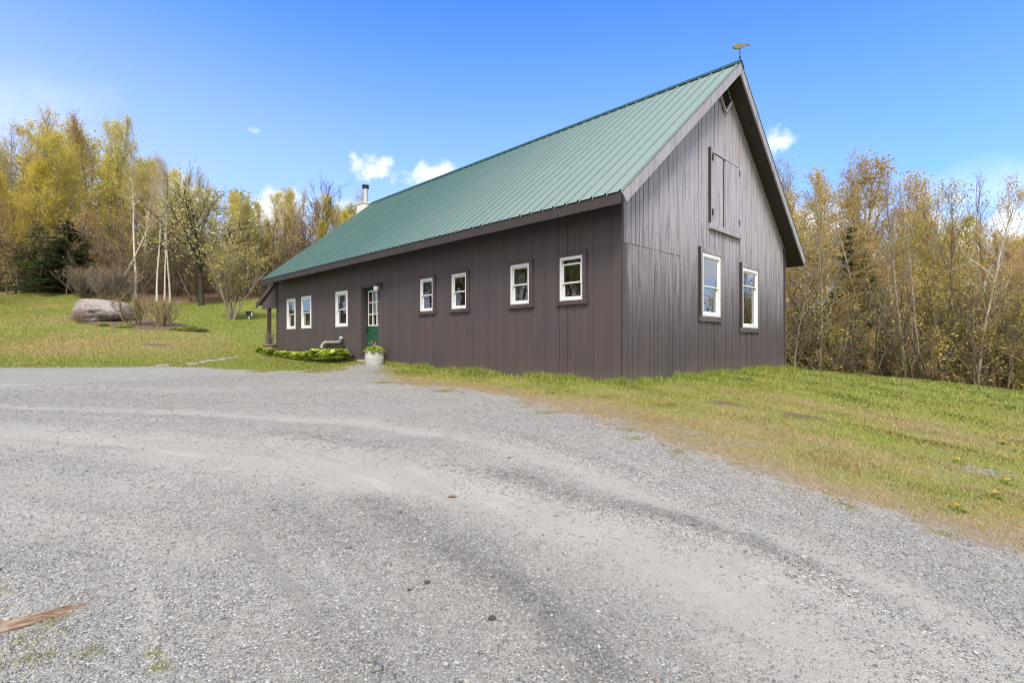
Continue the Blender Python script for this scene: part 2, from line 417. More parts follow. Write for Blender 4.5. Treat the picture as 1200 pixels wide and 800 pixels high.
# ground material ---------------------------------------------------
def ground_material():
    m, g = new_mat('ground')
    P = world_co(g)
    n_big = g.noise(P, .55, 4, .6); n_mid = g.noise(P, 2.6, 5, .65); n_fin = g.noise(P, 14, 5, .7); n_grit = g.noise(P, 90, 4, .75)
    # gravel
    v1 = g.n('ShaderNodeTexVoronoi'); g.put(v1.inputs['Vector'], P); v1.inputs['Scale'].default_value = 115
    v2 = g.n('ShaderNodeTexVoronoi'); g.put(v2.inputs['Vector'], P); v2.inputs['Scale'].default_value = 260
    bw1 = g.n('ShaderNodeSeparateColor'); g.put(bw1.inputs[0], v1.outputs['Color'])
    bw2 = g.n('ShaderNodeSeparateColor'); g.put(bw2.inputs[0], v2.outputs['Color'])
    stone = g.ramp(bw1.outputs[0], [(0, (.085, .083, .082)), (.3, (.175, .171, .167)), (.6, (.265, .258, .249)), (.85, (.36, .35, .33)), (1, (.58, .565, .54))])
    fines = g.ramp(bw2.outputs[1], [(0, (.15, .145, .137)), (.5, (.285, .276, .258)), (1, (.44, .425, .385))])
    tanv = g.m('ADD', g.attr('tan'), g.m('MULTIPLY', g.m('SUBTRACT', n_mid, .5), 1.1))
    tanv = g.m('ADD', tanv, g.m('MULTIPLY', g.m('SUBTRACT', n_big, .5), .9))
    tanv = g.m('ADD', tanv, g.m('MULTIPLY', g.m('SUBTRACT', n_fin, .5), .5))
    cmb = g.n('ShaderNodeCombineXYZ'); g.put(cmb.inputs[0], g.m('MULTIPLY', g.attr('td'), 5.5)); g.put(cmb.inputs[1], g.m('MULTIPLY', g.attr('ta'), .35))
    streak = g.noise(cmb.outputs[0], 1.0, 5, .62, .3)
    tanv = g.m('ADD', tanv, g.m('MULTIPLY', g.m('SUBTRACT', streak, .5), 1.5))
    tanv = g.m('ADD', tanv, g.m('MULTIPLY', g.m('SUBTRACT', bw1.outputs[2], .5), .75))
    packed = g.smooth(tanv, .12, .72)
    darkv = g.smooth(g.m('ADD', g.attr('dark'), g.m('MULTIPLY', g.m('SUBTRACT', n_fin, .5), 2.2)), .3, 1.2)
    lmix = g.smooth(g.m('ADD', n_fin, g.m('MULTIPLY', packed, .25)), .42, .66)
    loose = g.mix(lmix, stone, fines)
    pk = g.mix(n_mid, (.265, .255, .237), (.37, .346, .306))
    pk = g.mix(g.m('MULTIPLY', n_grit, .75), pk, fines)
    pk = g.mix(g.smooth(n_fin, .55, .75, 0, .35), pk, (.29, .27, .235))
    grav = g.mix(g.m('MULTIPLY', packed, .82), loose, pk)
    grav = g.mix(g.smooth(streak, .52, .72, 0, .38), grav, (.15, .145, .138))
    grav = g.mix(g.smooth(streak, .48, .30, 0, .35), grav, (.44, .425, .39))
    grav = g.mix(g.m('MULTIPLY', darkv, .88), grav, g.mix(bw1.outputs[1], (.045, .046, .05), (.20, .20, .205)))
    grav = g.mix(g.smooth(g.noise(P, 1.1, 6, .7), .62, .8, 0, .35), grav, (.27, .235, .18))
    grav = g.mix(1.0, grav, (.90, .915, .935), 'MULTIPLY')
    # lawn
    dry = g.m('ADD', g.attr('dry'), g.m('MULTIPLY', g.m('SUBTRACT', n_mid, .5), .9))
    dry = g.smooth(g.m('ADD', dry, g.m('MULTIPLY', g.m('SUBTRACT', n_fin, .5), .9)), .12, .95)
    gr = g.mix(n_fin, (.08, .105, .02), (.25, .27, .05))
    gr = g.mix(g.smooth(n_mid, .45, .75, 0, .5), gr, (.19, .18, .04))
    st = g.mix(n_grit, (.10, .066, .032), (.40, .31, .165))
    st = g.mix(g.smooth(n_fin, .40, .62, .55, 0), st, (.13, .09, .05))
    st = g.mix(g.smooth(bw2.outputs[0], .80, .86, 0, .7), st, stone)
    lawn = g.mix(g.m('MULTIPLY', dry, .85), gr, st)
    lawn = g.mix(g.smooth(n_grit, .50, .64, 0, .45), lawn, (.10, .08, .03))
    lawn = g.mix(g.smooth(g.noise(P, 34, 3, .7), .56, .68, 0, .5), lawn, (.36, .29, .14))
    so = g.mix(n_fin, (.055, .036, .024), (.19, .135, .095))
    soil = g.smooth(g.m('ADD', g.attr('soil'), g.m('MULTIPLY', g.m('SUBTRACT', n_fin, .5), .9)), .3, .75)
    lawn = g.mix(soil, lawn, so)
    grit = g.smooth(g.m('ADD', g.attr('grit'), g.m('MULTIPLY', g.m('SUBTRACT', n_fin, .5), 1.4)), .35, .7)
    lawn = g.mix(grit, lawn, stone)
    lit = g.mix(n_fin, (.07, .047, .028), (.24, .165, .10))
    litm = g.smooth(g.m('ADD', g.attr('litter'), g.m('MULTIPLY', g.m('SUBTRACT', n_mid, .5), .8)), .35, .65)
    lawn = g.mix(litm, lawn, lit)
    fr = g.m('ADD', g.attr('sd'), g.m('MULTIPLY', g.m('SUBTRACT', n_fin, .5), 1.6))
    lawn = g.mix(g.smooth(fr, -.75, -.05, 0, .75), lawn, g.mix(n_grit, (.13, .095, .06), (.30, .25, .19)))
    edge = g.m('ADD', g.attr('sd'), g.m('MULTIPLY', g.m('SUBTRACT', n_mid, .5), 1.5))
    edge = g.m('ADD', edge, g.m('MULTIPLY', g.m('SUBTRACT', n_fin, .5), 1.0))
    gm = g.smooth(edge, -.22, .12)
    col = g.mix(gm, lawn, grav)
    hgt = g.m('ADD', g.m('MULTIPLY', v1.outputs['Distance'], -.9), g.m('MULTIPLY', n_grit, .5))
    hgt = g.m('ADD', g.m('MULTIPLY', hgt, g.m('SUBTRACT', 1.0, g.m('MULTIPLY', packed, .6))), g.m('MULTIPLY', n_fin, 1.2))
    finish(g, col, .92, hgt, .55, .018, spec=.25)
    return m

def build_ground():
    fine = np.linspace(-62, 62, 540); coarse = np.linspace(62, 298, 120)[1:-1]
    ang = np.radians(np.r_[fine, coarse])
    rad = np.r_[.45 * np.exp(np.linspace(0, math.log(70 / .45), 400)), 70 * np.exp(np.linspace(0, math.log(3000 / 70), 40))[1:]]
    A, RR = np.meshgrid(ang, rad)
    X = (RR * np.sin(A)).ravel(); Y = (RR * np.cos(A)).ravel()
    na, nr = len(ang), len(rad)
    X = np.r_[X, 0]; Y = np.r_[Y, 0]
    Z = H(X, Y)
    at = ground_attrs(X, Y)
    Z = Z + relief(X, Y, at['sd'], at['tan'], at['dark'])
    bmask = (np.hypot(X, Y) > 70)
    Z[bmask] += np.maximum(0, np.hypot(X, Y)[bmask] - 70) * np.where(X[bmask] < 0, .06, .0) * np.exp(-np.hypot(X, Y)[bmask] / 300)
    i, j = np.meshgrid(np.arange(nr - 1), np.arange(na), indexing='ij')
    i = i.ravel(); j = j.ravel(); j2 = (j + 1) % na
    Q = np.c_[i * na + j, i * na + j2, (i + 1) * na + j2, (i + 1) * na + j][:, ::-1]
    V = np.c_[X, Y, Z]
    mat = ground_material()
    qsd = at['sd'][Q].mean(1)
    lit = at['litter'][Q].mean(1)
    for name, sel in (('gravel_drive', qsd > 0), ('lawn', (qsd <= 0) & (lit < .5)), ('forest_floor', (qsd <= 0) & (lit >= .5))):
        q = Q[sel]
        used, inv = np.unique(q, return_inverse=True)
        me = np_mesh(name, V[used], inv.reshape(q.shape), {k: a[used] for k, a in at.items()}, smooth=True)
        if name == 'gravel_drive':       # the small disc under the tripod
            pass
        tag(link_mesh(name, me, mat), kind='structure')
    # the disc that closes the sheet at its centre
    V0 = np.r_[V[:na], [[0, 0, float(Z[-1])]]]
    F0 = np.array([(k, (k + 1) % na, na) for k in range(na)])[:, ::-1]
    ids = np.r_[np.arange(na), len(X) - 1]
    tag(link_mesh('gravel', np_mesh('gravel', V0, F0, {k: a[ids] for k, a in at.items()}, smooth=True), mat), kind='structure')
build_ground()

# loose stones ------------------------------------------------------
def stone_material():
    m, g = new_mat('loose_stone')
    t = g.attr('tone')
    c = g.ramp(t, [(0, (.075, .073, .071)), (.25, (.17, .166, .161)), (.55, (.27, .263, .251)), (.8, (.38, .367, .34)), (.93, (.35, .285, .215)), (1, (.62, .60, .56))])
    n = g.noise(world_co(g), 160, 3, .6)
    c = g.mix(g.m('MULTIPLY', n, .5), c, (.27, .26, .25))
    c = g.mix(1.0, c, (.90, .915, .935), 'MULTIPLY')
    finish(g, c, .85, n, .2, .003, spec=.3)
    return m
ICO_V = None
def scatter_stones():
    rng = np.random.RandomState(7)
    n = 260000
    # distance is drawn so that the picture is covered evenly, but all round the drive
    a = rng.uniform(R(-75), R(75), n); r = 1.1 * np.exp(rng.uniform(0, 1, n) ** .8 * math.log(15 / 1.1))
    x = r * np.sin(a); y = r * np.cos(a)
    sd = gravel_sd(x, y)
    tan = band(x, y, TAN); dark = band(x, y, DARK); gr = spots(x, y, GRIT)
    keepp = np.where(sd > -.05, np.clip(.75 - .62 * tan + .6 * dark + .35 * wave(x, y, 3, 21), .06, 1), np.where(gr > .35, .5, np.where(sd > -.45, .16, 0.004)))
    k = rng.uniform(0, 1, n) < keepp
    x, y, r, dark, tan = x[k], y[k], r[k], dark[k], tan[k]; n = len(x)
    size = (.0024 + .0042 * rng.uniform(0, 1, n) ** 2.2) * (1 + .35 * dark) + .0005 * r
    big = rng.uniform(0, 1, n) < np.where(np.abs(sd[k]) < .5, .012, .003)
    size = np.where(big, size * rng.uniform(1.6, 2.8, n), size)
    base = np.array([(1, 0, 0), (-1, 0, 0), (0, 1, 0), (0, -1, 0), (0, 0, 1), (0, 0, -1), (.62, .62, .5), (-.62, .6, .55), (.6, -.62, .5), (-.6, -.62, .5)], float)
    F = [(6, 4, 0), (6, 2, 4), (6, 0, 2), (7, 4, 2), (7, 1, 4), (7, 2, 1), (8, 0, 4), (8, 4, 3), (8, 3, 0), (9, 4, 1), (9, 3, 4), (9, 1, 3), (5, 0, 3), (5, 3, 1), (5, 1, 2), (5, 2, 0)]
    jit = 1 + .35 * (rng.uniform(-1, 1, (n, 10, 1)))
    B = base[None] * jit * np.stack([rng.uniform(.8, 1.4, n), rng.uniform(.7, 1.1, n), rng.uniform(.45, .8, n)], 1)[:, None]
    q = rng.uniform(0, 6.28, n); c, s = np.cos(q)[:, None], np.sin(q)[:, None]
    Vx = (B[..., 0] * c - B[..., 1] * s) * size[:, None] + x[:, None]
    Vy = (B[..., 0] * s + B[..., 1] * c) * size[:, None] + y[:, None]
    zb = H(x, y) + relief(x, y, gravel_sd(x, y), tan, dark * (1 - .3 * tan))
    Vz = B[..., 2] * size[:, None] + (zb + size * .22)[:, None]
    V = np.stack([Vx, Vy, Vz], -1).reshape(-1, 3)
    FF = (np.arange(n)[:, None, None] * 10 + np.array(F)[None]).reshape(-1, 3)
    tone = np.clip(rng.normal(.5, .21, n) - .25 * dark + .06 * tan, 0, .92); tone = np.where(rng.uniform(0, 1, n) < .05, rng.uniform(.9, 1, n), tone)
    me = np_mesh('gravel_stones', V, FF, {'tone': np.repeat(tone, 10)})
    o = link_mesh('gravel_stones', me, stone_material())
    tag(o, 'loose grey crushed stones strewn over the gravel drive', 'gravel', kind='stuff')
scatter_stones()

# grass -------------------------------------------------------------
def grass_material():
    m, g = new_mat('grass_blade')
    t = g.attr('tone'); d = g.attr('dry')
    green = g.ramp(t, [(0, (.05, .095, .015)), (.5, (.16, .225, .035)), (1, (.36, .385, .085))])
    straw = g.ramp(t, [(0, (.23, .145, .055)), (.5, (.44, .32, .13)), (1, (.62, .50, .26))])
    finish(g, g.mix(d, green, straw), .75, spec=.2, trans=.25)
    return m
GRASS = grass_material()
def blades(x, y, h, w, tone, dry, rng, lean=.55):
    n = len(x)
    z = H(x, y) + relief(x, y, gravel_sd(x, y), 0, 0) - .004
    q = rng.uniform(0, 6.28, n); L = rng.uniform(.1, 1, n) * lean * h; b = rng.uniform(0, 6.28, n)
    px, py = np.cos(q) * w / 2, np.sin(q) * w / 2
    V = np.empty((n, 3, 3))
    V[:, 0] = np.c_[x - px, y - py, z]; V[:, 1] = np.c_[x + px, y + py, z]
    V[:, 2] = np.c_[x + np.cos(b) * L, y + np.sin(b) * L, z + h]
    return V, tone, dry
def scatter_grass():
    rng = np.random.RandomState(5)
    out = []
    # the lawn to the right of the drive
    n = 420000
    a = rng.uniform(R(-25), R(62), n); r = 3.0 * np.exp(rng.uniform(0, 1, n) * math.log(22 / 3.0))
    x = r * np.sin(a); y = r * np.cos(a)
    sd = gravel_sd(x, y); u, v = to_uv(x, y)
    ok = ~((u > .02) & (u < HL) & (v > .02) & (v < HW))
    at = ground_attrs(x, y)
    p = np.where(sd < -.08, 1.0, np.where(sd < .12, .35, .0)) * (1 - .9 * np.clip(at['soil'], 0, 1)) * (1 - .75 * np.clip(at['grit'], 0, 1)) * np.clip(.65 + .7 * wave(x, y, 4, 31), .12, 1) * (at['litter'] < .5)
    p *= np.where(sd > -1.0, np.clip(.42 + .6 * sst(-sd, .1, 1.0) + .8 * wave(x, y, 6, 33), .12, 1), 1)
    k = ok & (rng.uniform(0, 1, n) < p)
    x, y, r = x[k], y[k], r[k]; n = len(x); dr = at['dry'][k]
    cl_ = np.clip(.75 + 1.0 * wave(x, y, 5, 51) + .5 * wave(x, y, 13, 52), .35, 1.7)
    h = rng.uniform(.014, .040, n) * (.55 + .45 * cl_) * (1.25 - .5 * dr) * (1 + .5 * sst(r, 9, 14)); w = np.maximum(.0045, r * .0014)
    out.append(blades(x, y, h, w, np.clip(rng.uniform(0, 1, n) * .8 + .35 - .35 * cl_, 0, 1), np.clip(dr * 1.2 + .05 + .35 * wave(x, y, 8, 53) + rng.normal(0, .38, n), 0, 1), rng, 1.2))
    # the hillside lawn on the left
    n = 480000
    y = rng.uniform(14.3, 46, n); x = rng.uniform(-1.75, -.2, n) * y
    at = ground_attrs(x, y); u, v = to_uv(x, y)
    p = (at['sd'] < -.05) * (1 - .9 * at['soil']) * (at['litter'] < .5) * ~((u > 0) & (u < HL) & (v > 0))
    k = rng.uniform(0, 1, n) < p * (.55 + .45 * (y < 22))
    x, y = x[k], y[k]; n = len(x); r = np.hypot(x, y); dr = at['dry'][k]
    out.append(blades(x, y, rng.uniform(.025, .06, n), r * .0012, rng.uniform(.1, 1, n), np.clip(dr * 1.0 + rng.normal(0, .25, n), 0, 1), rng, 1.0))
    # taller unmown grass against the walls
    n = 26000
    s = rng.uniform(0, 1, n)
    uu = np.where(s < .55, rng.uniform(-.15, 8.1, n), -np.abs(rng.normal(0, .16, n)) - .02)
    vv = np.where(s < .55, -np.abs(rng.normal(0, .15, n)) - .02, rng.uniform(-.15, HW + .3, n))
    x, y = from_uv(uu, vv)
    cl = np.clip(.5 + 1.1 * wave(x, y, 6, 41) + .5 * wave(x, y, 17, 42), .06, 1.35); k = rng.uniform(0, 1, n) < cl
    x, y, cl = x[k], y[k], cl[k]; n = len(x)
    out.append(blades(x, y, rng.uniform(.05, .17, n) * (.5 + .6 * cl), np.full(n, .012), rng.uniform(.2, 1, n), np.clip(rng.normal(.02, .2, n), 0, 1), rng, .7))
    # tufts in the gravel
    pts = [(-2.17, 2.39, .1), (-2.15, 2.25, .1), (-1.98, 2.14, .08), (-1.8, 2.16, .07), (-1.52, 2.15, .045), (-1.44, 2.08, .05), (-2.1, 2.1, .1), (-2.68, 2.66, .08), (1.25, 5.3, .12), (1.2, 5.0, .1),
           (2.4, 3.62, .1), (1.5, 4.6, .1), (2.9, 3.4, .12), (.4, 6.4, .15), (-1.1, 8.3, .2), (-2.5, 9.8, .2), (-7, 14.2, .3), (-5.2, 13.2, .3), (3.6, 3.05, .15)]
    for (cx, cy, rr) in pts:
        n = int(120 + 1500 * rr)
        x = rng.normal(cx, rr * .5, n); y = rng.normal(cy, rr * .4, n)
        far = math.hypot(cx, cy)
        out.append(blades(x, y, rng.uniform(.005, .017, n) * (1 + far * .07), np.full(n, max(.004, far * .0014)), rng.uniform(0, .9, n), np.clip(rng.normal(.35, .3, n), 0, 1), rng, 1.2))
    V = np.concatenate([o[0] for o in out]).reshape(-1, 3)
    tone = np.repeat(np.concatenate([o[1] for o in out]), 3); dry = np.repeat(np.concatenate([o[2] for o in out]), 3)
    me = np_mesh('grass', V, np.arange(len(V)).reshape(-1, 3), {'tone': tone, 'dry': dry})
    tag(link_mesh('grass', me, GRASS), 'short patchy green and straw coloured lawn grass', 'grass', kind='stuff')
scatter_grass()

# ------------------------------------------------------------------ materials of the buildings and objects
def paint_mat(name, base, weather_sheen, vary=.10):
    m, g = new_mat(name)
    co = obj_co(g)
    streak = g.noise(g.scale(co, (7, 7, .55)), 1.6, 6, .65)
    blot = g.noise(co, .9, 5, .62)
    fine = g.noise(g.scale(co, (30, 30, 2.5)), 2.0, 4, .7)
    c = g.mix(streak, tuple(b * (1 - vary * 2) for b in base), tuple(b * (1 + vary * 2) for b in base))
    c = g.mix(g.smooth(blot, .50, .64, 0, .5), c, (base[0] * .8, base[1] * .83, base[2] * .92))
    c = g.mix(g.smooth(blot, .32, .46, .38, 0), c, (base[0] * 1.2, base[1] * 1.12, base[2] * 1.1))
    bd = g.noise(g.scale(co, (3.3, 3.3, .02)), 1.6, 2, .8)
    c = g.mix(g.smooth(bd, .50, .60, 0, .35), c, tuple(b * .72 for b in base)); c = g.mix(g.smooth(bd, .45, .36, 0, .3), c, tuple(b * 1.3 for b in base))
    if weather_sheen:
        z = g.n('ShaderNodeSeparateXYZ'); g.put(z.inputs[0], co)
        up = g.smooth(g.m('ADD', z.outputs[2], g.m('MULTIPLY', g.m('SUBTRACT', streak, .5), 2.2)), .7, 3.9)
        faded_sheen = g.mix(fine, (.26, .242, .282), (.49, .467, .53))  # weathered paint, with sky sheen on the upper boards put into the colour
        faded_sheen = g.mix(g.smooth(streak, .35, .55, .6, 0), faded_sheen, (.165, .146, .17))
        c = g.mix(g.m('MULTIPLY', up, weather_sheen), c, faded_sheen)
        kn = g.n('ShaderNodeTexVoronoi'); g.put(kn.inputs['Vector'], g.scale(co, (5.5, 5.5, 1.6))); kn.inputs['Scale'].default_value = 1.0
        c = g.mix(g.smooth(kn.outputs['Distance'], .05, .10, .75, 0), c, (.045, .035, .035))
    # splash-back dirt along the foot of the wall
    zz = g.n('ShaderNodeSeparateXYZ'); g.put(zz.inputs[0], co)
    c = g.mix(g.smooth(g.m('ADD', zz.outputs[2], g.m('MULTIPLY', blot, .5)), .15, .70, .45, 0), c, (.135, .105, .085))
    finish(g, c, g.m('MULTIPLY_ADD', fine, .25, .38), fine, .25, .004, spec=.5)
    return m
M = {}
M['wall'] = paint_mat('brown_siding', (.068, .0525, .058), 0)
M['gable'] = paint_mat('brown_weathered_sheen_boards', (.066, .053, .058), .88)
M['trim'] = paint_mat('brown_trim', (.062, .046, .049), 0)
M['rake'] = paint_mat('weathered_sheen_rake', (.19, .177, .195), .6)
M['soffit'] = paint_mat('dark_soffit', (.037, .029, .028), 0)
M['white'] = simple_mat('white_vinyl', (.62, .63, .65), .35, .03, 5, .03)
M['whitewood'] = simple_mat('white_paint', (.55, .54, .51), .55, .08, 12, .1)
M['dark'] = simple_mat('void_shade', (.012, .012, .014), .8, .1)  # near black, stands in for the shade inside gaps and the louvre
M['black'] = simple_mat('black_metal', (.02, .02, .022), .45, .15, 20, .1)
M['steel'] = simple_mat('dull_steel', (.42, .43, .44), .45, .15, 14, .1, metal=.6)
M['green'] = simple_mat('green_door_paint', (.010, .070, .041), .4, .08, 9, .08)
M['curtain'] = simple_mat('curtain_cloth', (.62, .60, .60), .9, .06, 18, .1, trans=.3)
M['concrete'] = simple_mat('pale_concrete', (.27, .26, .24), .9, .18, 18, .4)
M['chim'] = simple_mat('white_cladding', (.62, .61, .60), .6, .05, 4, .1)
M['gold'] = simple_mat('weathered_gilt', (.17, .17, .095), .45, .2, 25, .1, metal=.35)
M['wood'] = simple_mat('weathered_wood', (.235, .155, .11), .9, .5, 55, .8, stretch=(1, .5, 1))
M['pot'] = simple_mat('whitewashed_pot', (.34, .34, .325), .8, .13, 16, .4)
M['earth'] = simple_mat('potting_earth', (.05, .035, .025), .95, .3, 30, .6)
M['post'] = simple_mat('dark_timber', (.05, .036, .032), .7, .2, 12, .3, stretch=(1, 1, .1))
M['tub'] = simple_mat('grey_tub_wood', (.21, .17, .13), .85, .3, 18, .5)
M['floor'] = simple_mat('interior_floor', (.22, .15, .09), .6, .2, 4, .1)
M['inside'] = simple_mat('interior_wall', (.20, .17, .14), .8, .1, 4, .1)

def roof_mat():
    m, g = new_mat('green_metal_roof')
    co = obj_co(g)
    n1 = g.noise(g.scale(co, (.35, 3.5, .35)), 1.3, 5, .6); n2 = g.noise(co, 1.2, 5, .65)
    c = g.mix(n1, (.058, .122, .101), (.092, .163, .134))
    c = g.mix(g.smooth(n2, .45, .8, 0, .5), c, (.12, .19, .157))
    # paler towards the near end: grazing sky reflection put into the colour
    y = g.n('ShaderNodeSeparateXYZ'); g.put(y.inputs[0], co)
    f = g.smooth(g.m('ADD', y.outputs[1], g.m('MULTIPLY', n2, 5)), 0, 13, .85, 0)
    c = g.mix(f, c, (.265, .33, .282))
    finish(g, c, g.m('MULTIPLY_ADD', n2, .2, .30), n1, .03, .01, metal=.15, spec=.55)
    return m
M['roof'] = roof_mat()

def glass_mat():
    m, g = new_mat('window_glass')
    fr = g.n('ShaderNodeFresnel'); fr.inputs['IOR'].default_value = 1.6
    f = g.m('MULTIPLY_ADD', fr.outputs[0], 2.3, .0, clamp=True)
    gl = g.n('ShaderNodeBsdfGlossy'); gl.inputs['Roughness'].default_value = .015; gl.inputs['Color'].default_value = (.92, .95, 1, 1)
    b = g.n('ShaderNodeBump'); g.put(b.inputs['Height'], g.noise(obj_co(g), 3.0, 2, .5)); b.inputs['Strength'].default_value = .03; b.inputs['Distance'].default_value = .02
    g.put(gl.inputs['Normal'], b.outputs[0])
    tr = g.n('ShaderNodeBsdfTransparent'); tr.inputs[0].default_value = (.62, .66, .66, 1)
    mx = g.n('ShaderNodeMixShader'); g.put(mx.inputs[0], f); g.t.links.new(tr.outputs[0], mx.inputs[1]); g.t.links.new(gl.outputs[0], mx.inputs[2])
    g.put(g.n('ShaderNodeOutputMaterial').inputs['Surface'], mx.outputs[0])
    return m
M['glass'] = glass_mat()

# ------------------------------------------------------------------ the barn house
Z0 = 0.65
barn = empty('barn_house', (float(HC[0]), float(HC[1]), Z0), YAW)
tag(barn, 'long dark brown barn style house with green metal roof beside the gravel drive', 'house')
rng = random.Random(3)
def TL(a, d, z): return (-d, a, z - Z0)          # long wall: a along it, d outwards
def TG(a, d, z): return (a, -d, z - Z0)          # near gable wall
def TF(a, d, z): return (a, HL + d, z - Z0)      # far gable wall
def TB(a, d, z): return (HW + d, a, z - Z0)      # back wall
SL = (7.894 - 3.89) / (HW / 2 + .55)
def roof_z(x): return 3.89 + ((x if x < HW / 2 else HW - x) + .55) * SL

def cut_strips(a0, a1, z0, ztop, openings):
    """yield (a, b, zlow, zhigh_at_a, zhigh_at_b) pieces of a board, cut round the openings"""
    xs = sorted({a0, a1} | {e for o in openings for e in o[:2] if a0 < e < a1})
    for a, b in zip(xs[:-1], xs[1:]):
        mid = (a + b) / 2
        spans = sorted((o[2], o[3]) for o in openings if o[0] < mid < o[1])
        lo = z0
        for s0, s1 in spans:
            if s0 > lo + .005: yield a, b, lo, s0, s0
            lo = max(lo, s1)
        yield a, b, lo, ztop(a), ztop(b)

def siding(mb, boards, z0, ztop, openings, d_in, d_out, jitter=0.0):
    for a0, a1 in boards:
        dj = d_out + rng.uniform(-jitter, jitter)
        for a, b, lo, ha, hb in cut_strips(a0, a1, z0, ztop, openings):
            mb.hexa([(a, d_in, lo), (b, d_in, lo), (b, dj, lo), (a, dj, lo), (a, d_in, ha), (b, d_in, hb), (b, dj, hb), (a, dj, ha)])

def board_run(a0, a1, widths, gap, wide_gap=None, every=None):
    out = []; a = a0; k = 0; acc = 0
    while a < a1 - .03:
        w = rng.choice(widths); b = min(a + w, a1)
        if a1 - b < .05: b = a1
        gp = gap if not (every and acc > every) else wide_gap
        if every and acc > every: acc = 0
        out.append((a + gp / 2, b - gp / 2)); acc += w; a = b
    return out

# openings
WIN_L = [(.838 + 0, 1.404), (2.219, 2.785), (4.27, 4.836), (5.606, 6.172)]
open_L = [(a, b, 2.207, 3.058) for a, b in WIN_L] + [(10.228, 11.065, 1.905, 3.07), (12.989, 13.85, 1.905, 3.085), (14.404, 15.235, 1.905, 3.07), (8.323, 9.36, .84, 3.11)]
open_G = [(3.158, 4.129, 1.986, 3.40), (5.42, 6.493, 1.776, 3.305)]
ztL = lambda a: 4.18
ztG = lambda a: roof_z(a) - .17

w = MB(TL)
siding(w, board_run(0.0, HL, (.10, .20, .20, .31, .41), .006, .009, 1.2), .52, ztL, open_L, -.022, 0, .0008)
siding(w, [(0, HL)], .52, ztL, open_L, -.17, -.024)
wallL = w.build('wall', M['wall'], barn)
w = MB(TG)
b_all = board_run(0.0, HW - .0, (.12, .15, .17, .20, .22, .26), .017)
low = [b for b in b_all]
siding(w, [b for b in b_all if b[0] < 2.05], .50, lambda a: 3.185, open_G, -.022, -.003, .002)
siding(w, [b for b in b_all if b[0] >= 2.05], .50, ztG, open_G, -.022, 0, .005)
b_up = board_run(0.0, [b for b in b_all if b[0] >= 2.05][0][0] - .004, (.14, .18, .2), .017)
siding(w, b_up, 3.188, ztG, open_G, -.022, .004, .003)
siding(w, [(0.172, HW / 2), (HW / 2, HW - .172)], .50, ztG, open_G, -.17, -.024)
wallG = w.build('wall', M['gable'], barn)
w = MB(TF)
siding(w, board_run(0, HW / 2, (.2, .3), .007) + board_run(HW / 2, HW, (.2, .3), .007), .6, ztG, [], -.022, 0, .002)
siding(w, [(0.172, HW / 2), (HW / 2, HW - .172)], .6, ztG, [], -.17, -.024)
w.build('wall', M['wall'], barn)
w = MB(TB)
siding(w, board_run(0, HL, (.2, .3), .007), .3, ztL, [], -.022, 0, .002)
siding(w, [(0.0, HL)], .3, ztL, [], -.17, -.024)
w.build('wall', M['wall'], barn)
f = MB(lambda x, y, z: (x, y, z - Z0))
f.box(.18, HW - .18, .18, HL - .18, .78, .84)
f.build('floor', M['floor'], barn)
f = MB(lambda x, y, z: (x, y, z - Z0))
f.box(4.2, 4.3, .18, HL - .18, .845, 3.35); f.box(.18, 4.19, 7.4, 7.5, .845, 3.35); f.box(.18, HW - .18, .18, HL - .18, 3.36, 3.45)
f.build('partition', M['inside'], barn)

# roof: decking, ribbed metal sheets, ridge cap, fascia, rake boards
Y0, Y1 = -.355, HL + .13
LT = lambda x, y, z: (x, y, z - Z0)
dk = MB(LT)
for sgn in (0, 1):
    X = lambda x: x if not sgn else HW - x
    xe, xr = -.53, HW / 2
    ze = 3.89 + (xe + .55) * SL; zr = 7.894
    a, b = X(xe), X(xr)
    dk.hexa([(a, Y0, ze - .15), (b, Y0, zr - .15), (b, Y1, zr - .15), (a, Y1, ze - .15), (a, Y0, ze - .022), (b, Y0, zr - .022), (b, Y1, zr - .022), (a, Y1, ze - .022)])
deck = dk.build('roof_deck', M['soffit'], barn)
def ribbed(side):
    prof = []; y = -.405; y_end = HL + .17; k = 0
    prof.append((y, 0.0))
    yy = y + .05
    while yy < y_end - .06:
        prof += [(yy - .034, 0), (yy - .031, -.030), (yy - .013, -.030), (yy - .010, .028), (yy + .014, .028), (yy + .028, 0)]
        yy += .290
    prof.append((y_end, 0))
    V = []; F = []
    ts = np.linspace(0, 1, 14)
    n = len(prof)
    rr = np.random.RandomState(4 + side)
    for t in ts:
        x = -.575 + t * (HW / 2 + .575); z = 3.89 + (x + .55) * SL
        for (py, pz) in prof:
            xx = x if side == 0 else HW - x
            V.append((xx, py, z + pz - Z0 + .016))
    nb = len(V)
    for (i) in range(len(ts) - 1):
        for j in range(n - 1):
            F.append((i * n + j, i * n + j + 1, (i + 1) * n + j + 1, (i + 1) * n + j))
    me = bpy.data.meshes.new('roof_sheet'); me.from_pydata(V, [], F); me.update()
    o = link_mesh('roof', me, M['roof'], barn)
    return o
r1 = ribbed(0); r2 = ribbed(1)
rc = MB(LT)
zt = 7.894
for s in (0, 1):
    X = lambda x: x if not s else HW - x
    xa, xb = HW / 2 - .16, HW / 2
    za = 3.89 + (xa + .55) * SL + .050; zb_ = zt + .050
    rc.hexa([(X(xa), -.41, za), (X(xb), -.41, zb_), (X(xb), Y1 + .05, zb_), (X(xa), Y1 + .05, za), (X(xa), -.41, za + .016), (X(xb), -.41, zb_ + .02), (X(xb), Y1 + .05, zb_ + .02), (X(xa), Y1 + .05, za + .016)])
M['ridge'] = simple_mat('dark_green_ridge', (.02, .055, .045), .45, .15, 6, .1)
rc.build('ridge_cap', M['ridge'], barn)
fa = MB(LT)
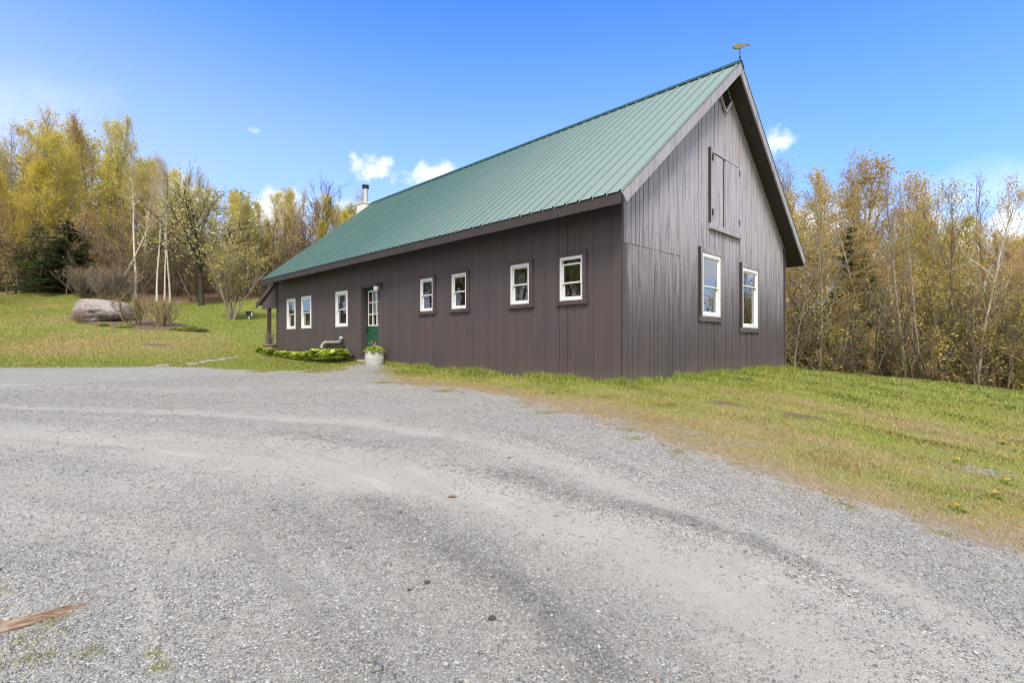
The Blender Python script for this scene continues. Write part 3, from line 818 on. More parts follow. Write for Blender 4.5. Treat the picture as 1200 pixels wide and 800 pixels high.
fa.box(-.555, -.533, -.352, Y1, 3.69, 3.872)
fa.build('fascia', M['soffit'], barn)
fa = MB(LT); fa.box(HW + .533, HW + .555, -.352, Y1, 3.69, 3.872); fa.build('fascia', M['soffit'], barn)
def rake(y0, y1, mat):
    for s in (0, 1):
        X = lambda x: x if not s else HW - x
        hv = .245; ov = .2 * math.sin(math.atan(SL)) * .8
        rk = MB(LT)
        xe, xr = -.56, HW / 2
        zt0 = 3.89 + (xe + .55) * SL - .018; zt1 = 7.894 - .018
        xlo = xe + .13; zlo = 3.89 + (xlo + .55) * SL - hv - .018
        pts = [(xe, zt0), (xlo, zlo), (xr, zt1 - hv), (xr, zt1)]
        rk.prism([(X(p), z) for p, z in pts], y0, y1)
        rk.build('rake_board', mat, barn)
rake(-.392, -.357, M['rake']); rake(Y1 + .002, Y1 + .037, M['trim'])
# frieze strip under the right rake and corner boards
cb = MB(TG)
cb.box(HW - .085, HW + .012, .004, .028, .5, 4.1)
cb.build('corner_board', M['trim'], barn); cb = MB(TG)
cb.box(-.0, .06, .012, .026, .5, 4.05)
cb.build('corner_board', M['trim'], barn)
cb = MB(TL); cb.box(HL - .1, HL, .004, .026, .6, 4.1); cb.build('corner_board', M['trim'], barn)

# windows ----------------------------------------------------------
def window(T, a0, a1, z0, z1, trim=None, mid=None, drop=0.0, curtain=None, frame_w=.05, fixed=False, label=None):
    fr = MB(T)
    fr.ring(a0, a1, z0, z1, frame_w, -.075, .018, wt=frame_w * 1.25)
    W = fr.build('window', M['white'], barn, label=label, bevel=.004)
    ia, ib, iz0, iz1 = a0 + frame_w, a1 - frame_w, z0 + frame_w, z1 - frame_w * 1.25
    mid = mid if mid else (iz0 + iz1) / 2
    sw = .032
    up = MB(T); u0, u1 = mid - .02 - drop, iz1 - drop
    up.ring(ia + .001, ib - .001, u0, u1, sw, -.035, -.008)
    up.build('sash', M['white'], W, bevel=.003)
    lo = MB(T); lo.ring(ia + .001, ib - .001, iz0 + .001, mid + .02 - (.0 if not drop else drop * .0) - (.04 if drop else 0), sw, -.068, -.040)
    lo.build('sash', M['white'], W, bevel=.003)
    p = MB(T); p.box(ia + sw, ib - sw, -.024, -.018, u0 + sw, u1 - sw); p.box(ia + sw, ib - sw, -.057, -.051, iz0 + sw, mid - .012 - (.04 if drop else 0))
    p.build('pane', M['glass'], W)
    if trim:
        l, r, b, t = trim
        tr = MB(T)
        if l: tr.box(a0 - l, a0 - .001, .002, .034, z0 - b * .0, z1 + t)
        if r: tr.box(a1 + .001, a1 + r, .002, .034, z0, z1 + t)
        if t: tr.box(a0, a1, .002, .034, z1 + .001, z1 + t)
        tr.box(a0 - l - .03, a1 + r + .02, .002, .050, z0 - b, z0 - .001)
        tr.build('trim', trim_mat, W, bevel=.003)
        if trim_mat is M['gable']:
            je = MB(T); je.box(a0 - l - .022, a0 - l - .002, .002, .062, z0, z1 + t); je.build('trim_edge', M['soffit'], W)
    if curtain:
        c = MB(T)
        for (ca, cb_, zc) in curtain:
            n = 14
            for i in range(n):
                x0 = ca + (cb_ - ca) * i / n; x1 = ca + (cb_ - ca) * (i + 1) / n
                d0 = -.15 - .03 * (i % 2); d1 = -.15 - .03 * ((i + 1) % 2)
                c.hexa([(x0, d0 - .004, zc), (x1, d1 - .004, zc), (x1, d1, zc), (x0, d0, zc), (x0, d0 - .004, iz1), (x1, d1 - .004, iz1), (x1, d1, iz1), (x0, d0, iz1)])
        c.build('curtain', M['curtain'], W)
    return W
trim_mat = M['trim']
tL = (.06, .095, .085, .07)
for k, (a, b) in enumerate(WIN_L):
    # on this wall "a" grows to the left in the photograph
    window(TL, a, b, 2.207, 3.058, trim=(.095, .03, .085, .06), drop=.07 if k == 0 else 0,
           curtain=[[(b - .36, b - .06, 2.2)], [(b - .34, b - .2, 2.2)], [(b - .18, b - .05, 2.2)], [(b - .16, b - .05, 2.2)]][k],
           label='white window with its upper sash slipped down' if k == 0 else None)
for k, (a, b, z0, z1) in enumerate(open_L[4:7]):
    window(TL, a, b, z0, z1, frame_w=.085, curtain=[(b - .3, b - .12, z0)] if k == 0 else None)
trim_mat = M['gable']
for k, (a, b, z0, z1) in enumerate(open_G):
    window(TG, a, b, z0, z1, trim=(.13 if k == 0 else .11, .03, .12, .10), frame_w=.075, mid=2.66 if k == 0 else 2.85, curtain=None if k else [(b - .2, b - .08, z0)])

# loft shutters ------------------------------------------------------
lf = MB(TG)
lf.box(3.53, 3.63, .008, .046, 4.09, 5.80); lf.box(5.16, 5.25, .008, .04, 4.09, 5.80); lf.box(3.632, 5.158, .008, .042, 5.72, 5.80); lf.box(3.50, 5.26, .008, .075, 3.96, 4.088)
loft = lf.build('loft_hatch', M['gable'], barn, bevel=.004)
for (a, b, d) in ((3.66, 4.249, .026), (4.33, 5.15, .058)):
    s = MB(TG)
    n = 3; wd = (b - a) / n
    for i in range(n): s.box(a + wd * i + .003, a + wd * (i + 1) - .003, .008, d, 4.10, 5.705 if d < .05 else 5.69)
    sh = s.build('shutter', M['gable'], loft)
dkb = MB(TG)
dkb.box(4.250, 4.329, .0065, .012, 4.09, 5.715)
dkb.build('hatch_gap_shade', M['dark'], loft)  # dark strip puts the shade between the shutters into the colour
dkb = MB(TG); dkb.box(3.505, 3.529, .004, .062, 4.09, 5.80); dkb.build('hatch_jamb_shade', M['soffit'], loft)  # brown jamb side, with the shadow beside it put into the colour
dkb = MB(TG); dkb.box(3.632, 5.15, .0065, .010, 5.706, 5.719); dkb.build('hatch_gap_shade', M['dark'], loft)  # thin dark strip for the shade along the shutter tops
for (a, z) in ((3.60, 5.52), (3.60, 4.28), (5.11, 5.50), (5.11, 4.28)):
    h = MB(TG); h.box(a, a + .055, .047, .066, z, z + .14); h.build('hinge', M['black'], loft)

# diamond louvre in the peak ----------------------------------------
cx, cz, hd = HW / 2, 7.22, .37
v = MB(TG); v.prism([(cx, cz - hd), (cx + hd, cz), (cx, cz + hd), (cx - hd, cz)], .010, .014)
vent = v.build('gable_vent', M['dark'], barn)
s = MB(TG)
for i in range(9):
    z = cz - hd + .05 + i * .08; hw = hd - abs(z + .02 - cz) - .02
    if hw > .03: s.hexa([(cx - hw, .016, z + .03), (cx + hw, .016, z + .03), (cx + hw, .05, z), (cx - hw, .05, z), (cx - hw, .016, z + .042), (cx + hw, .016, z + .042), (cx + hw, .05, z + .012), (cx - hw, .05, z + .012)])
s.build('louvre', M['soffit'], vent)
fr = MB(TG)
def bar(p, q, wdt):
    (a0, z0), (a1, z1) = p, q; L = math.hypot(a1 - a0, z1 - z0); nx, nz = -(z1 - z0) / L * wdt / 2, (a1 - a0) / L * wdt / 2
    fr.prism([(a0 + nx, z0 + nz), (a1 + nx, z1 + nz), (a1 - nx, z1 - nz), (a0 - nx, z0 - nz)], .012, .060)
bar((cx - hd, cz), (cx, cz - hd), .06); bar((cx + .022, cz - hd + .022), (cx + hd, cz), .06)
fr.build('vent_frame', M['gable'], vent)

# door ------------------------------------------------------------------
DI = -.165
d = MB(TL)
a0, a1, z0, z1 = 8.36, 9.32, .90, 3.06
ga, gb, gz0, gz1 = 8.46, 9.20, 1.90, 2.97
d.box(a0, ga, DI - .045, DI, z0, z1); d.box(gb, a1, DI - .045, DI, z0, z1); d.box(ga, gb, DI - .045, DI, z0, gz0); d.box(ga, gb, DI - .045, DI, gz1, z1)
d.ring(ga + .06, gb - .06, 1.08, 1.68, .02, DI, DI + .008)
door = d.build('door', M['green'], barn, bevel=.003)
gl = MB(TL)
gl.ring(ga - .005, gb + .005, gz0 - .005, gz1 + .005, .04, DI, DI + .014)
for i in (1, 2):
    x = ga + (gb - ga) * i / 3; gl.box(x - .018, x + .018, DI - .02, DI + .008, gz0 + .035, gz1 - .035)
    z = gz0 + (gz1 - gz0) * i / 3
    for j in range(3):
        xa = ga + (gb - ga) * j / 3 + (.018 if j else .035); xb = ga + (gb - ga) * (j + 1) / 3 - (.018 if j < 2 else .035)
        gl.box(xa, xb, DI - .02, DI + .007, z - .018, z + .018)
gf = gl.build('glazing_bars', M['whitewood'], door)
p = MB(TL); p.box(ga, gb, DI - .03, DI - .024, gz0, gz1); p.build('pane', M['glass'], door)
hnd = MB(TL); hnd.box(9.235, 9.285, DI + .0005, DI + .012, 1.72, 1.92); hnd.tube([(9.26, DI + .01, 1.84), (9.26, DI + .06, 1.84), (9.16, DI + .065, 1.835)], .012)
hnd.build('handle', M['black'], door)
df = MB(TL)
df.box(8.324, 8.358, -.169, -.03, .87, 3.108); df.box(9.322, 9.358, -.169, -.03, .87, 3.108); df.box(8.36, 9.32, -.169, -.03, 3.062, 3.108)
df.build('door_frame', M['trim'], barn)
st = MB(TL); st.box(8.27, 9.42, -.169, .12, .72, .868); st.build('doorstep', M['concrete'], barn, bevel=.012)

# wall lantern at the right of the door ------------------------------------
lm = MB(TL)
lm.box(8.12, 8.2, .002, .022, 2.98, 3.14)
lm.tube([(8.16, .02, 3.1), (8.16, .10, 3.14), (8.16, .17, 3.10)], .012); lm.lathe([(0.02, 3.11), (.085, 3.05), (.09, 3.03)], (8.16, .17), 12)
lantern = lm.build('wall_lantern', M['black'], barn)
lm = MB(TL); lm.lathe([(.05, 2.86), (.07, 2.90), (.075, 3.0), (.05, 3.035)], (8.16, .17), 14); lm.build('globe', M['curtain'], lantern, smooth=True)

# vent pipes low on the wall -------------------------------------------
pp = MB(TL)
pp.tube([(10.62, .07, 1.41), (11.62, .07, 1.40)], .045, 10); pp.box(10.74, 10.78, .0, .05, 1.36, 1.46); pp.box(11.4, 11.44, 0, .05, 1.36, 1.46)
pipe = pp.build('vent_pipe', M['steel'], barn, smooth=False)
pp = MB(TL); pp.tube([(11.60, .07, 1.405), (11.74, .09, 1.39), (11.82, .12, 1.30), (11.84, .14, 1.22)], [.046, .05, .054, .058], 12)
pp.build('pipe_elbow', M['pot'], pipe)
pp = MB(TL); pp.tube([(10.68, .07, 1.41), (10.56, .09, 1.45), (10.47, .11, 1.56)], [.046, .05, .056], 12); pp.build('pipe_elbow', M['pot'], pipe)
pp = MB(TL); pp.box(10.42, 10.72, .003, .09, 1.15, 1.29); pp.tube([(10.56, .05, 1.29), (10.56, .05, 1.38)], .03); pp.build('valve_box', M['black'], pipe, bevel=.01)

# chimney behind the far gable --------------------------------------------
ch = MB(lambda x, y, z: (x, y, z - Z0))
ch.box(3.9, 4.55, HL + .20, HL + .80, .75, 7.86); ch.box(3.87, 4.58, HL + .17, HL + .83, 7.85, 7.90)
chim = ch.build('chimney', M['chim'], barn)
cp = MB(lambda x, y, z: (x, y, z - Z0)); cp.lathe([(.12, 7.9), (.12, 8.62)], (4.2, HL + .5), 20); cp.build('flue_pipe', M['steel'], chim, smooth=False)
cp = MB(lambda x, y, z: (x, y, z - Z0)); cp.lathe([(.125, 8.6), (.155, 8.62), (.16, 8.66), (.13, 8.69), (.13, 8.72), (.175, 8.735), (.175, 8.765), (.03, 8.80)], (4.2, HL + .5), 20); cp.build('flue_cap', M['black'], chim)

# lean-to porch on the far gable ----------------------------------------------
pr = MB(LT)
ya, yb, za, zb_ = HL + .03, HL + 2.12, 3.92, 3.08
pr.hexa([(-.08, ya, za - .08), (HW, ya, za - .08), (HW, yb, zb_ - .08), (-.08, yb, zb_ - .08), (-.08, ya, za), (HW, ya, za), (HW, yb, zb_), (-.08, yb, zb_)])
porch = pr.build('porch_roof', M['ridge'], barn)
pb = MB(LT)
pb.hexa([(-.12, ya, za - .2), (-.085, ya, za - .2), (-.085, yb, zb_ - .2), (-.12, yb, zb_ - .2), (-.12, ya, za + .01), (-.085, ya, za + .01), (-.085, yb, zb_ + .01), (-.12, yb, zb_ + .01)])
pb.build('porch_rake_board', M['trim'], porch)
pb = MB(LT); pb.hexa([(-.05, HL + .03, 2.92), (-.02, HL + .03, 2.92), (-.02, HL + 1.55, 2.92), (-.05, HL + 1.55, 2.92), (-.05, HL + .03, 3.80), (-.02, HL + .03, 3.80), (-.02, HL + 1.55, 3.19), (-.05, HL + 1.55, 3.19)])
pb.box(-.06, .06, HL + .03, HL + 1.55, 2.80, 2.918); pb.build('porch_infill', M['wall'], porch)
for xx in (0.0, 4.3, 8.5):
    pp = MB(LT); pp.box(xx - .065, xx + .065, HL + .80, HL + .93, .7, 2.798); pp.build('porch_post', M['post'], barn)

# ------------------------------------------------------------------ weathervane
u0, v0 = -.36, HW / 2 + .03
X, Y = from_uv(u0, v0)
vane = empty('weathervane', (X, Y, 7.90), .3)
tag(vane, 'small gilded fish shaped weathervane on the near end of the roof ridge', 'weathervane')
p = MB(); p.tube([(0, 0, 0.0), (0, 0, .43)], .011, 8); p.tube([(0, 0, .12), (0, 0, .15)], .025, 8); p.build('spindle', M['black'], vane)
p = MB(); p.T = lambda a, d, z: (a * .78, d, z * .78 + .36 + a * .2)
out = [(-.26, .06), (-.24, .005), (-.17, -.035), (-.06, -.045), (.08, -.02), (.2, .03), (.29, .045), (.36, .03), (.34, .07), (.38, .12), (.3, .10), (.2, .095), (.05, .115), (-.1, .12), (-.2, .105)]
p.prism(out, -.018, .018); p.prism([(-.02, .115), (.08, .11), (.10, .16), (.03, .15)], -.006, .006)
p.build('fish', M['gold'], vane, bevel=.008)

# ------------------------------------------------------------------ vegetation
def leaf_mat(name, dark, mid, light, trans=.35):
    m, g = new_mat(name)
    t = g.attr('tone')
    rnd = g.n('ShaderNodeObjectInfo').outputs['Random']
    f = g.m('ADD', g.m('MULTIPLY', t, .8), g.m('MULTIPLY', g.m('SUBTRACT', rnd, .5), .5), clamp=True)
    finish(g, g.ramp(f, [(0, dark), (.45, mid), (1, light)]), .7, spec=.2, trans=trans)
    return m
LM = {
    'yellow': leaf_mat('spring_leaf_yellow', (.33, .29, .05), (.62, .53, .085), (.78, .67, .16), .45),
    'olive': leaf_mat('spring_leaf_olive', (.25, .235, .055), (.47, .42, .095), (.63, .56, .18), .45),
    'rust': leaf_mat('spring_bud_rust', (.29, .195, .085), (.52, .355, .15), (.66, .48, .23), .45),
    'ochre': leaf_mat('spring_leaf_ochre', (.29, .215, .065), (.55, .405, .11), (.70, .54, .19), .45),
    'green': leaf_mat('spring_leaf_green', (.10, .14, .028), (.22, .27, .05), (.38, .42, .10), .4),
    'needle': leaf_mat('conifer_needle', (.03, .055, .022), (.075, .12, .04), (.15, .20, .075), .3),
    'blossom': leaf_mat('pale_blossom', (.30, .28, .09), (.52, .49, .22), (.72, .68, .42)),
    'hosta': leaf_mat('hosta_leaf', (.18, .26, .035), (.40, .50, .07), (.62, .68, .18)),
}
def bark_mat(name, a, b, bands=None):
    m, g = new_mat(name)
    co = obj_co(g)
    n1 = g.noise(g.scale(co, (6, 6, 1.5)), 1.5, 5, .65)
    c = g.mix(n1, a, b)
    if bands:
        n2 = g.noise(g.scale(co, (3, 3, 14)), 1.0, 4, .7)
        c = g.mix(g.smooth(n2, .56, .66), c, bands)
    finish(g, c, .9, n1, .4, .02, spec=.2)
    return m
BK = {'brown': bark_mat('grey_brown_bark', (.115, .09, .07), (.30, .245, .195)), 'grey': bark_mat('pale_grey_bark', (.14, .12, .10), (.34, .295, .245)),
      'birch': bark_mat('white_birch_bark', (.38, .35, .31), (.62, .59, .54), (.08, .07, .06)), 'dark': bark_mat('dark_bark', (.03, .024, .02), (.09, .07, .058)),
      'under': bark_mat('thicket_bark', (.08, .063, .048), (.21, .168, .13)), 'twig': bark_mat('grey_twig', (.12, .10, .09), (.27, .23, .205)), 'tan': bark_mat('tan_twig', (.17, .125, .08), (.34, .26, .17))}

class Wood:
    def __init__(s): s.V = []; s.F = []; s.n = 0
    def branch(s, pts, rads, k):
        pts = np.asarray(pts); m = len(pts)
        t = np.gradient(pts, axis=0); t /= np.linalg.norm(t, axis=1, keepdims=True) + 1e-9
        ref = np.array([.3, .2, .93]) if abs(t[0, 2]) < .9 else np.array([1., 0, 0])
        a = np.cross(t, ref); a /= np.linalg.norm(a, axis=1, keepdims=True) + 1e-9; b = np.cross(t, a)
        q = np.arange(k) * 2 * np.pi / k
        V = pts[:, None] + np.asarray(rads)[:, None, None] * (np.cos(q)[None, :, None] * a[:, None] + np.sin(q)[None, :, None] * b[:, None])
        i, j = np.meshgrid(np.arange(m - 1), np.arange(k), indexing='ij'); i = i.ravel(); j = j.ravel(); j2 = (j + 1) % k
        s.V.append(V.reshape(-1, 3)); s.F.append(np.c_[i * k + j, i * k + j2, (i + 1) * k + j2, (i + 1) * k + j] + s.n); s.n += m * k
    def mesh(s, name): return np_mesh(name, np.concatenate(s.V), np.concatenate(s.F), smooth=True)
    def arr(s): return np.concatenate(s.V), np.concatenate(s.F)

def unit(v): return v / (np.linalg.norm(v) + 1e-9)
def arc(rng, p, d, L, m, up, wander):
    pts = [p]; d = unit(d)
    for i in range(m - 1):
        d = unit(d + np.array([0, 0, up / m]) + rng.normal(0, wander, 3)); pts.append(pts[-1] + d * L / (m - 1))
    return np.array(pts)
def leaf_cards(rng, P, size, aspect=.6):
    n = len(P)
    nn = rng.normal(0, 1, (n, 3)); nn /= np.linalg.norm(nn, axis=1, keepdims=True); nn[:, 2] = np.abs(nn[:, 2]) + .45
    u = np.cross(nn, rng.normal(0, 1, (n, 3))); u /= np.linalg.norm(u, axis=1, keepdims=True)
    w = np.cross(nn, u); w /= np.linalg.norm(w, axis=1, keepdims=True)
    s = size * rng.uniform(.5, 1.35, n)[:, None]
    V = np.stack([P + u * s, P + w * s * aspect, P - u * s, P - w * s * aspect], 1).reshape(-1, 3)
    return V, np.arange(4 * n).reshape(-1, 4)

def gen_tree(seed, h=12, r0=.14, cb=.4, nl=26, limb=3.0, elev=45, ns=5, nt=3, leaf=.07, per=5, spread=.22, up=.7, bare=0.0, top=1.0, lean=.04, shape='round', sub_el=.35, min_r=.007, stems=1, foot=0.0):
    rng = np.random.RandomState(seed); Wd = Wood(); LP = []; LTn = []
    for st in range(stems):
        base = np.array([rng.normal(0, foot), rng.normal(0, foot), -.3])
        d0 = np.array([rng.normal(0, lean), rng.normal(0, lean), 1.0])
        if stems > 1:
            a = 2 * np.pi * (st + rng.uniform(0, .6)) / stems; sp = rng.uniform(.15, .55); d0 = np.array([np.cos(a) * sp, np.sin(a) * sp, 1.0])
        hh = h * (1 if stems == 1 else rng.uniform(.7, 1.0)) + .3
        m = 12
        tr = arc(rng, base, d0, hh, m, .35, .035 if stems == 1 else .06)
        rr = r0 * (1 - np.linspace(0, 1, m) ** .9) + .012
        rr[0] *= 1.35
        Wd.branch(tr, rr, 7 if r0 > .05 else 5)
        ga = rng.uniform(0, 6.28)
        for i in range(nl):
            t = cb + (.985 - cb) * ((i + rng.uniform(0, 1)) / nl)
            q = t * (m - 1); k = min(int(q), m - 2); p = tr[k] + (tr[k + 1] - tr[k]) * (q - k)
            ga += 2.4 + rng.normal(0, .4)
            s = (t - cb) / (1 - cb)
            prof = {'round': (.55 + .9 * s * (1 - s) * 2) * (1 - .55 * s ** 2), 'cone': 1.05 - .9 * s, 'top': .4 + .8 * s * (1.25 - s)}[shape]
            L = limb * prof * rng.uniform(.6, 1.2) + .15
            e = R(elev + 25 * s + rng.normal(0, 9))
            d = np.array([np.cos(ga) * np.cos(e), np.sin(ga) * np.cos(e), np.sin(e)])
            lp = arc(rng, p, d, L, 6, up, .10)
            r1 = max(min_r * 1.5, min(rr[k] * .55, .012 + .011 * L))
            Wd.branch(lp, np.linspace(r1, min_r, 6), 4)
            has = rng.uniform() > bare
            for j in range(ns):
                q2 = rng.uniform(.25, 1.0) * 5; k2 = min(int(q2), 4); p2 = lp[k2] + (lp[k2 + 1] - lp[k2]) * (q2 - k2)
                d2 = unit(unit(lp[k2 + 1] - lp[k2]) + rng.normal(0, .65, 3) + np.array([0, 0, sub_el]))
                L2 = L * rng.uniform(.25, .5)
                sp2 = arc(rng, p2, d2, L2, 4, up * .6, .12)
                Wd.branch(sp2, np.linspace(max(min_r, r1 * .45), min_r * .8, 4), 3)
                ends = [sp2[-1], sp2[2]]
                for kx in range(nt):
                    b = sp2[rng.randint(1, 4)]
                    d3 = unit(d2 + rng.normal(0, .8, 3) + np.array([0, 0, .3]))
                    tw = arc(rng, b, d3, L2 * rng.uniform(.3, .7), 3, .3, .15)
                    Wd.branch(tw, np.linspace(min_r * .85, min_r * .5, 3), 3)
                    ends += [tw[-1], tw[1]]
                if has and per:
                    cl_t = rng.uniform(.0, .5)
                    for epos in ends:
                        nn = rng.poisson(per)
                        if nn:
                            LP.append(epos + rng.normal(0, spread, (nn, 3))); LTn.append(np.clip(cl_t + rng.uniform(.1, .6, nn), 0, 1))
    P = np.concatenate(LP) if LP else np.zeros((0, 3)); tn = np.concatenate(LTn) if LTn else np.zeros(0)
    return Wd, P, tn, leaf, rng

def proto(name, **kw):
    Wd, P, tn, leaf, rng = gen_tree(**kw)
    wm = Wd.mesh('trunk')
    lm = None
    if len(P):
        V, F = leaf_cards(rng, P, leaf); lm = np_mesh('crown', V, F, {'tone': np.repeat(tn, 4)})
    return (wm, lm)

def gen_conifer(seed, h=9, r0=.13, w=2.2, nw=26, per=9, base=.06, n_in=16):
    rng = np.random.RandomState(seed); Wd = Wood(); LV = []; LT_ = []
    tr = arc(rng, np.array([0, 0, -.3]), np.array([0, 0, 1.]), h + .3, 12, .3, .012)
    Wd.branch(tr, np.linspace(r0, .01, 12), 7)
    for i in range(nw):
        t = base + (1 - base) * i / nw; z = t * h
        for k in range(rng.randint(5, 8)):
            a = rng.uniform(0, 6.28); L = w * (1 - t) ** .75 * rng.uniform(.55, 1.15) + .12
            bp = arc(rng, np.array([tr[int(t * 11)][0], tr[int(t * 11)][1], z]), np.array([np.cos(a), np.sin(a), .25 - .35 * (1 - t)]), L, 6, -.15, .06)
            Wd.branch(bp, np.linspace(.02, .006, 6), 3)
            nb = int(n_in * L) + 5
            s = rng.uniform(.12, 1, nb) * 5; k2 = np.minimum(s.astype(int), 4)
            p = bp[k2] + (bp[k2 + 1] - bp[k2]) * (s - k2)[:, None]
            sd_ = np.array([-np.sin(a), np.cos(a), 0])
            for pp in p:
                off = rng.uniform(-1, 1) * .35 * (L * .4 + .1)
                q = pp + sd_ * off + np.array([0, 0, -abs(off) * .3])
                q = q + rng.normal(0, .05, (per, 3))
                LV.append(q); LT_.append(np.clip(rng.uniform(0, .7, per) + (rng.uniform() - .5) * .4, 0, 1))
    P = np.concatenate(LV); V, F = leaf_cards(rng, P, .075, .28)
    return (Wd.mesh('trunk'), np_mesh('crown', V, F, {'tone': np.repeat(np.concatenate(LT_), 4)}))

PR = {}
PR['maple'] = [proto('maple', seed=s, h=12, r0=.14, cb=.3, nl=30, limb=3.1, elev=42, ns=6, nt=3, leaf=.055, per=8.5, spread=.2) for s in (1, 2, 3, 4)]
PR['ash'] = [proto('ash', seed=s, h=13, r0=.13, cb=.45, nl=22, limb=2.5, elev=55, ns=5, nt=3, leaf=.048, per=2.6, spread=.15, bare=.2) for s in (11, 12, 13)]
PR['aspen'] = [proto('aspen', seed=s, h=13, r0=.12, cb=.5, nl=24, limb=1.9, elev=48, ns=5, nt=2, leaf=.05, per=4.5, spread=.16, bare=.1) for s in (21, 22)]
PR['birch'] = [proto('birch', seed=s, h=12, r0=.11, cb=.35, nl=26, limb=2.3, elev=38, ns=5, nt=3, leaf=.046, per=4, spread=.18, up=.3, bare=.15, lean=.08) for s in (31, 32, 33)]
PR['beech'] = [proto('beech', seed=s, h=11, r0=.12, cb=.12, nl=38, limb=2.9, elev=15, ns=7, nt=3, leaf=.046, per=4.6, spread=.15, up=.35, sub_el=.1, bare=.1) for s in (41, 42, 43)]
PR['bare'] = [proto('bare', seed=s, h=12, r0=.12, cb=.4, nl=20, limb=2.2, elev=55, ns=5, nt=3, leaf=.045, per=.35, spread=.1) for s in (51, 52)]
PR['sapling'] = [proto('sapling', seed=s, h=5.5, r0=.035, cb=.12, nl=26, limb=1.25, elev=38, ns=4, nt=2, leaf=.045, per=pe, spread=.14, up=.5, min_r=.006) for s, pe in ((61, 1.5), (62, .6), (63, 2.4))]
PR['slim_birch'] = [proto('birch', seed=s, h=12, r0=.13, cb=.58, nl=20, limb=1.9, elev=45, ns=5, nt=3, leaf=.046, per=4, spread=.18, up=.3, bare=.1, lean=.05) for s in (34, 35, 36)]
PR['conifer'] = [gen_conifer(71), gen_conifer(72, h=10, w=2.6)]

def tree(kind, idx, x, y, height, leafm, bark, name='tree', label=None, group=None, rot=None, lean=None, wid=None, cat='tree', base_h=None):
    wm, lm = PR[kind][idx % len(PR[kind])]
    bh = base_h or {'maple': 12, 'ash': 13, 'aspen': 13, 'birch': 12, 'beech': 11, 'bare': 12, 'sapling': 5.5, 'conifer': 9.5}[kind]
    s = height / bh
    e = empty(name, (x, y, hz(x, y)), rot if rot is not None else RT.uniform(0, 6.28))
    ws = (wid if wid else 1.0) * s
    e.scale = (ws, ws, s)
    if lean: e.rotation_euler = (lean[0], lean[1], e.rotation_euler[2])
    t = link_mesh('trunk', wm, [BK[bark]], e)
    t.material_slots[0].link = 'OBJECT'; t.material_slots[0].material = BK[bark]
    if lm:
        c = link_mesh('crown', lm, [LM[leafm]], e)
        c.material_slots[0].link = 'OBJECT'; c.material_slots[0].material = LM[leafm]
    tag(e, label, cat, group)
    return e
RT = random.Random(77)

def tree_line(x):
    t = np.array([(-90, 46), (-60, 43.5), (-42.3, 42.0), (-38, 42.2), (-31, 41.6), (-25.4, 42.2), (-21.3, 43.5), (-15, 46), (-4, 46), (4, 40), (9, 30), (14, 24.5), (22, 21), (34, 19), (60, 16), (90, 10)])
    return float(np.interp(x, t[:, 0], t[:, 1]))
placed = []
def free(x, y, dmin):
    if any((x - a) ** 2 + (y - b) ** 2 < dmin * dmin for a, b in placed): return False
    placed.append((x, y)); return True

# skyline: how tall the woods stand, by bearing (x/y)
SKY_L = np.array([(-1.3, 268), (-1.0, 262), (-.93, 252), (-.84, 268), (-.76, 276), (-.71, 215), (-.64, 200), (-.57, 202), (-.52, 195), (-.485, 165), (-.43, 188), (-.36, 180), (-.31, 172), (-.2, 176), (0, 186)])
SKY_R = np.array([(.35, 170), (.52, 200), (.6, 206), (.65, 206), (.73, 194), (.8, 188), (.88, 188), (.95, 178), (1.05, 172), (1.3, 165), (3, 160)])
def tall(x, y, table):
    return 1.4 + np.interp(x / y, table[:, 0], table[:, 1]) / 595 * y - hz(x, y)

LBL = {('maple', 0): ('yellow green maple in spring leaf among the hillside woods', 'leafing yellow green trees of the hillside woods'),
       ('ash', 0): ('tall grey trunked tree with thin budding crown in the hillside woods', 'thin budding trees of the hillside woods'),
       ('aspen', 0): ('slim tree with a high olive crown in the hillside woods', 'slim high crowned trees of the hillside woods'),
       ('birch', 0): ('white trunked birch in the hillside woods left of the house', 'white trunked birches of the hillside woods'),
       ('bare', 0): ('leafless tall tree rising above the hillside woods', 'leafless trees of the hillside woods'),
       ('beech', 0): ('brownish low branched tree at the edge of the hillside woods', 'low branched brown trees of the hillside woods'),
       ('sapling', 0): ('thin brown sapling at the foot of the hillside woods', 'saplings under the hillside woods'),
       ('maple', 1): ('olive leafed tree in the woods right of the gable', 'olive leafed trees right of the gable'),
       ('ash', 1): ('thin budding grey tree in the woods right of the gable', 'thin budding trees right of the gable'),
       ('aspen', 1): ('slim tall tree with sparse top leaves right of the gable', 'slim tall trees right of the gable'),
       ('birch', 1): ('pale trunked birch in the woods right of the gable', 'pale trunked birches right of the gable'),
       ('bare', 1): ('leafless thin tree in the woods right of the gable', 'leafless trees right of the gable'),
       ('beech', 1): ('ochre budded tree with layered level branches right of the gable', 'layered ochre trees right of the gable'),
       ('sapling', 1): ('thin brown sapling below the lawn crest right of the gable', 'saplings right of the gable'),
       ('conifer', 1): ('dark evergreen among bare trees right of the gable', 'evergreens right of the gable')}
NAME = {'maple': 'maple_tree', 'ash': 'ash_tree', 'aspen': 'aspen_tree', 'birch': 'birch_tree', 'bare': 'bare_tree', 'beech': 'beech_tree', 'sapling': 'sapling', 'conifer': 'conifer_tree'}
def put(kind, x, y, hgt, leafm, bark, side, wid=None, lean=None):
    lb, gp_ = LBL[(kind, side)]
    return tree(kind, RT.randrange(9), x, y, hgt, leafm, bark, NAME[kind], lb, gp_, wid=wid, lean=lean)

